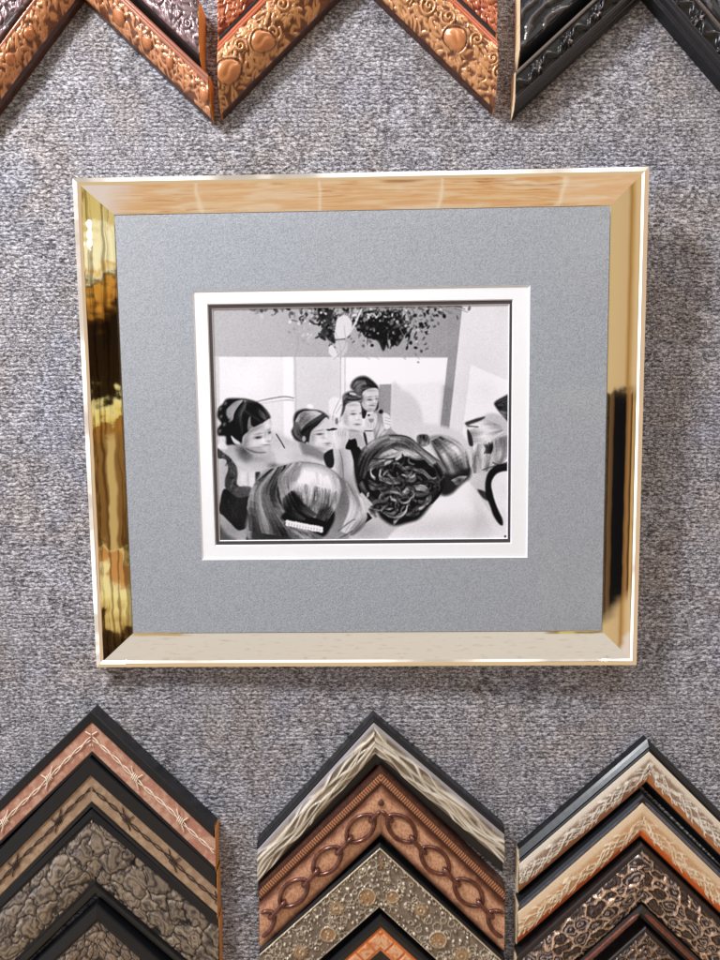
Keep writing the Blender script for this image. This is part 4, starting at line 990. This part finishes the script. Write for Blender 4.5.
# ---- bottom middle column
c = Corner('moulding_corner', 373.4, 717, .018, 1.105, .865, 257.3, 504, 38, [(0, 14), (.8, 16), (3, 17), (4, 16), (27, 14), (28.5, 9), (37, 8)], M_SATINBLACK, M_SATINBLACK,
           'silvery cream flame-carved moulding corner with black edge, outermost in the bottom middle', GB)
c.panel(4.0, 27.6, 15.5, 13.5, p_flame, A_METAL, bow=3.0, seed=3)
c = Corner('moulding_corner', 381, 769, .019, .98, .97, 259, 505.2, 52, [(0, 14), (1, 16), (3, 16.5), (11, 16.5), (12, 15), (48.5, 14), (50, 12)], M_BROWN, M_BROWN,
           'copper brown moulding corner with raised chain links and ribbed edge in the bottom middle', GB)
c.panel(3.4, 10.2, 16.3, 16.3, p_beads, A_SATIN, name='ribbed_band', seed=1)
c.panel(11.0, 49.0, 14.6, 13.4, p_chainbed, A_SATIN, bow=2.0, seed=6)
c.chain(29.0, 17.9, mat_plain('copper_links', (120, 64, 46), .28, metal=.35, c2=(62, 32, 24), coat=.4))
c = Corner('moulding_corner', 380, 845, .019, .90, .94, 259, 505.6, 50, [(0, 15), (1.5, 17), (2.4, 17), (3, 16), (45, 16), (46, 17), (47, 16), (49, 8)], M_SATINBLACK, M_SATINBLACK,
           'pewter moulding corner crowded with little gears, rings and studs in the bottom middle', GB)
c.panel(2.8, 46.6, 16.5, 16.5, p_gears, A_METAL, seed=8, bow=1.0, res=.0006, sc=1.5)
c = Corner('moulding_corner', 381, 916, .019, .92, .94, 259, 506, 46, [(0, 15), (1, 17), (4, 18), (9, 17), (10, 15), (28, 14), (29, 12), (44, 8)], M_SATINBLACK, M_SATINBLACK,
           'black moulding corner with orange block pattern, innermost in the bottom middle', GB)
c.panel(9.6, 28, 15.6, 14.5, p_blocks, A_SATIN, seed=3)
# ---- bottom right column
c = Corner('moulding_corner', 649, 740.5, .014, .885, 1.0, 518.5, 790, 38, [(0, 9), (2, 11), (4.5, 14), (6, 13.4), (7, 15), (31, 12), (32.5, 6)], M_SATINBLACK, M_PALEWOOD,
           'black edged moulding corner with pale twig carving on cream, outermost at bottom right', GB)
c.panel(7.0, 31.0, 14.6, 12.0, p_twigs((244, 230, 210), (124, 90, 70), (190, 116, 66), (255, 250, 238)), A_METAL, bow=3.0, seed=6)
c = Corner('moulding_corner', 643, 793, .016, .90, .97, 518, 790, 38, [(0, 10), (1.2, 15), (3.2, 16.5), (4.0, 15.5), (33, 12), (34.5, 6)], M_SATINBLACK, M_PALEWOOD,
           'black edged moulding corner with cream and bright orange twig carving, second at bottom right', GB)
c.panel(7.4, 33.4, 15.4, 11.5, p_twigs((242, 214, 178), (206, 150, 102), (228, 104, 36), (255, 240, 212), .9), A_METAL, bow=3.2, seed=15)
for k in (-1, 1):
    c.tubes(k, 'pewter_bead', [[(x, 5.2, 14.6) for x in np.arange(-10, 300, 6.0)]], 2.0, M_SILVERBLUE)
c = Corner('moulding_corner', 644, 846, .020, .93, .97, 517.5, 790, 58, [(0, 14), (1, 16), (4, 16), (43, 14), (44, 17), (47, 19), (50, 18), (54, 14), (56, 8)], M_BROWNBLACK, M_PALEWOOD,
           'wide bronze-brown moulding corner with glossy web of bubbles and cream ridges at bottom right', GB)
c.panel(3.5, 43.5, 14.0, 14.0, p_web((222, 180, 142), (58, 40, 34), (206, 188, 180), 13), A_GLOSS, bow=6.5, seed=12)
for k in (-1, 1):
    c.tubes(k, 'russet_lip', [[(x, 48.0, 18.2) for x in np.arange(-10, 300, 6.0)]], 2.6, M_RUST)
c = Corner('moulding_corner', 647, 929, .018, .93, .97, 517, 790, 44, [(0, 14), (1, 15), (40, 13), (42, 8)], M_BROWNBLACK, M_PALEWOOD,
           'dark bronze rippled moulding corner, innermost and cut off at bottom right', GB)
c.panel(2.5, 40, 14.0, 12.0, p_web((170, 132, 100), (52, 38, 34), (150, 136, 132), 8.0), A_GLOSS, bow=2.5, seed=21)
# ---- top left column
c = Corner('moulding_corner', 70.6, -57.5, .026, 1.29, .94, -60, 213.5, 27, [(0, 20), (1, 24), (4, 25), (11, 23), (20, 20), (24, 14), (26.5, 6)], M_BROWN, M_AMBER,
           'orange gold moulding corner with carved foliage and smooth knobs, lowest at top left', GT)
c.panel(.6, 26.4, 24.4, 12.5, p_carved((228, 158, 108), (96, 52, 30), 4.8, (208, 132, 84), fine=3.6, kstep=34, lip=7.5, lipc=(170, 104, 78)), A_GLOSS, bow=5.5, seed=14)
c = Corner('moulding_corner', 70, -128, .033, 1.29, .955, -60, 204, 47, [(0, 24), (2, 30), (12, 32), (36, 30), (40, 24), (45, 12)], M_BROWNBLACK, M_AMBER,
           'plum brown moulding corner with worm-like scroll carving, cut off at top left', GT)
c.panel(2, 38, 30, 29, p_carved((140, 112, 112), (62, 42, 44), 0, (0, 0, 0), scroll=12, fine=6, lip=3, lipc=(90, 60, 60), amp=.8), A_GLOSS, bow=2.0, seed=31)
# ---- top middle column
c = Corner('moulding_corner', 355.6, -101, .026, 1.0, .95, 222.5, 492.5, 44.5, [(0, 18), (1, 22), (5, 24), (14, 22), (34, 20), (40, 14), (43.5, 6)], M_BROWN, M_AMBER,
           'broad orange gold moulding corner with carved scrolls and shell knobs, lowest at top middle', GT)
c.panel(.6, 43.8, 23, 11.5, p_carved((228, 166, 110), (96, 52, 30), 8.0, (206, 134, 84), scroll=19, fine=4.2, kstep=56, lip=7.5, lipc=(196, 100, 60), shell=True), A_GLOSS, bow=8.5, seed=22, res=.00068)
c = Corner('moulding_corner', 355, -173, .026, 1.0, .95, 222.5, 492.5, 52, [(0, 18), (2, 22), (42, 20), (44, 21), (48, 20), (51, 8)], M_SATINBLACK, M_AMBER,
           'red gold moulding corner with black lower edge, cut off at top middle', GT)
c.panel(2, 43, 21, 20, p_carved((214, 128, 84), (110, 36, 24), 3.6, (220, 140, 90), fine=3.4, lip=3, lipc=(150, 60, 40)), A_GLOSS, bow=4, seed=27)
# ---- top right column
c = Corner('moulding_corner', 653, -59, .024, .92, 1.13, 511, 800, 28.5, [(0, 14), (1, 19), (4, 21), (22, 18), (26, 14), (28, 6)], M_SATINBLACK, M_PALEWOOD,
           'glossy black moulding corner with rosettes and leaf scrolls, lowest at top right', GT)
c.panel(.6, 27.9, 19.5, 12.5, p_black, A_GLOSS, bow=3.5, seed=2, sc=1.7)
c = Corner('moulding_corner', 653, -140, .027, .92, 1.13, 515, 800, 56, [(0, 20), (2, 24), (44, 24), (47, 20), (54, 10)], M_SATINBLACK, M_PALEWOOD,
           'black moulding corner with sweeping fluted swirls, cut off at top right', GT)
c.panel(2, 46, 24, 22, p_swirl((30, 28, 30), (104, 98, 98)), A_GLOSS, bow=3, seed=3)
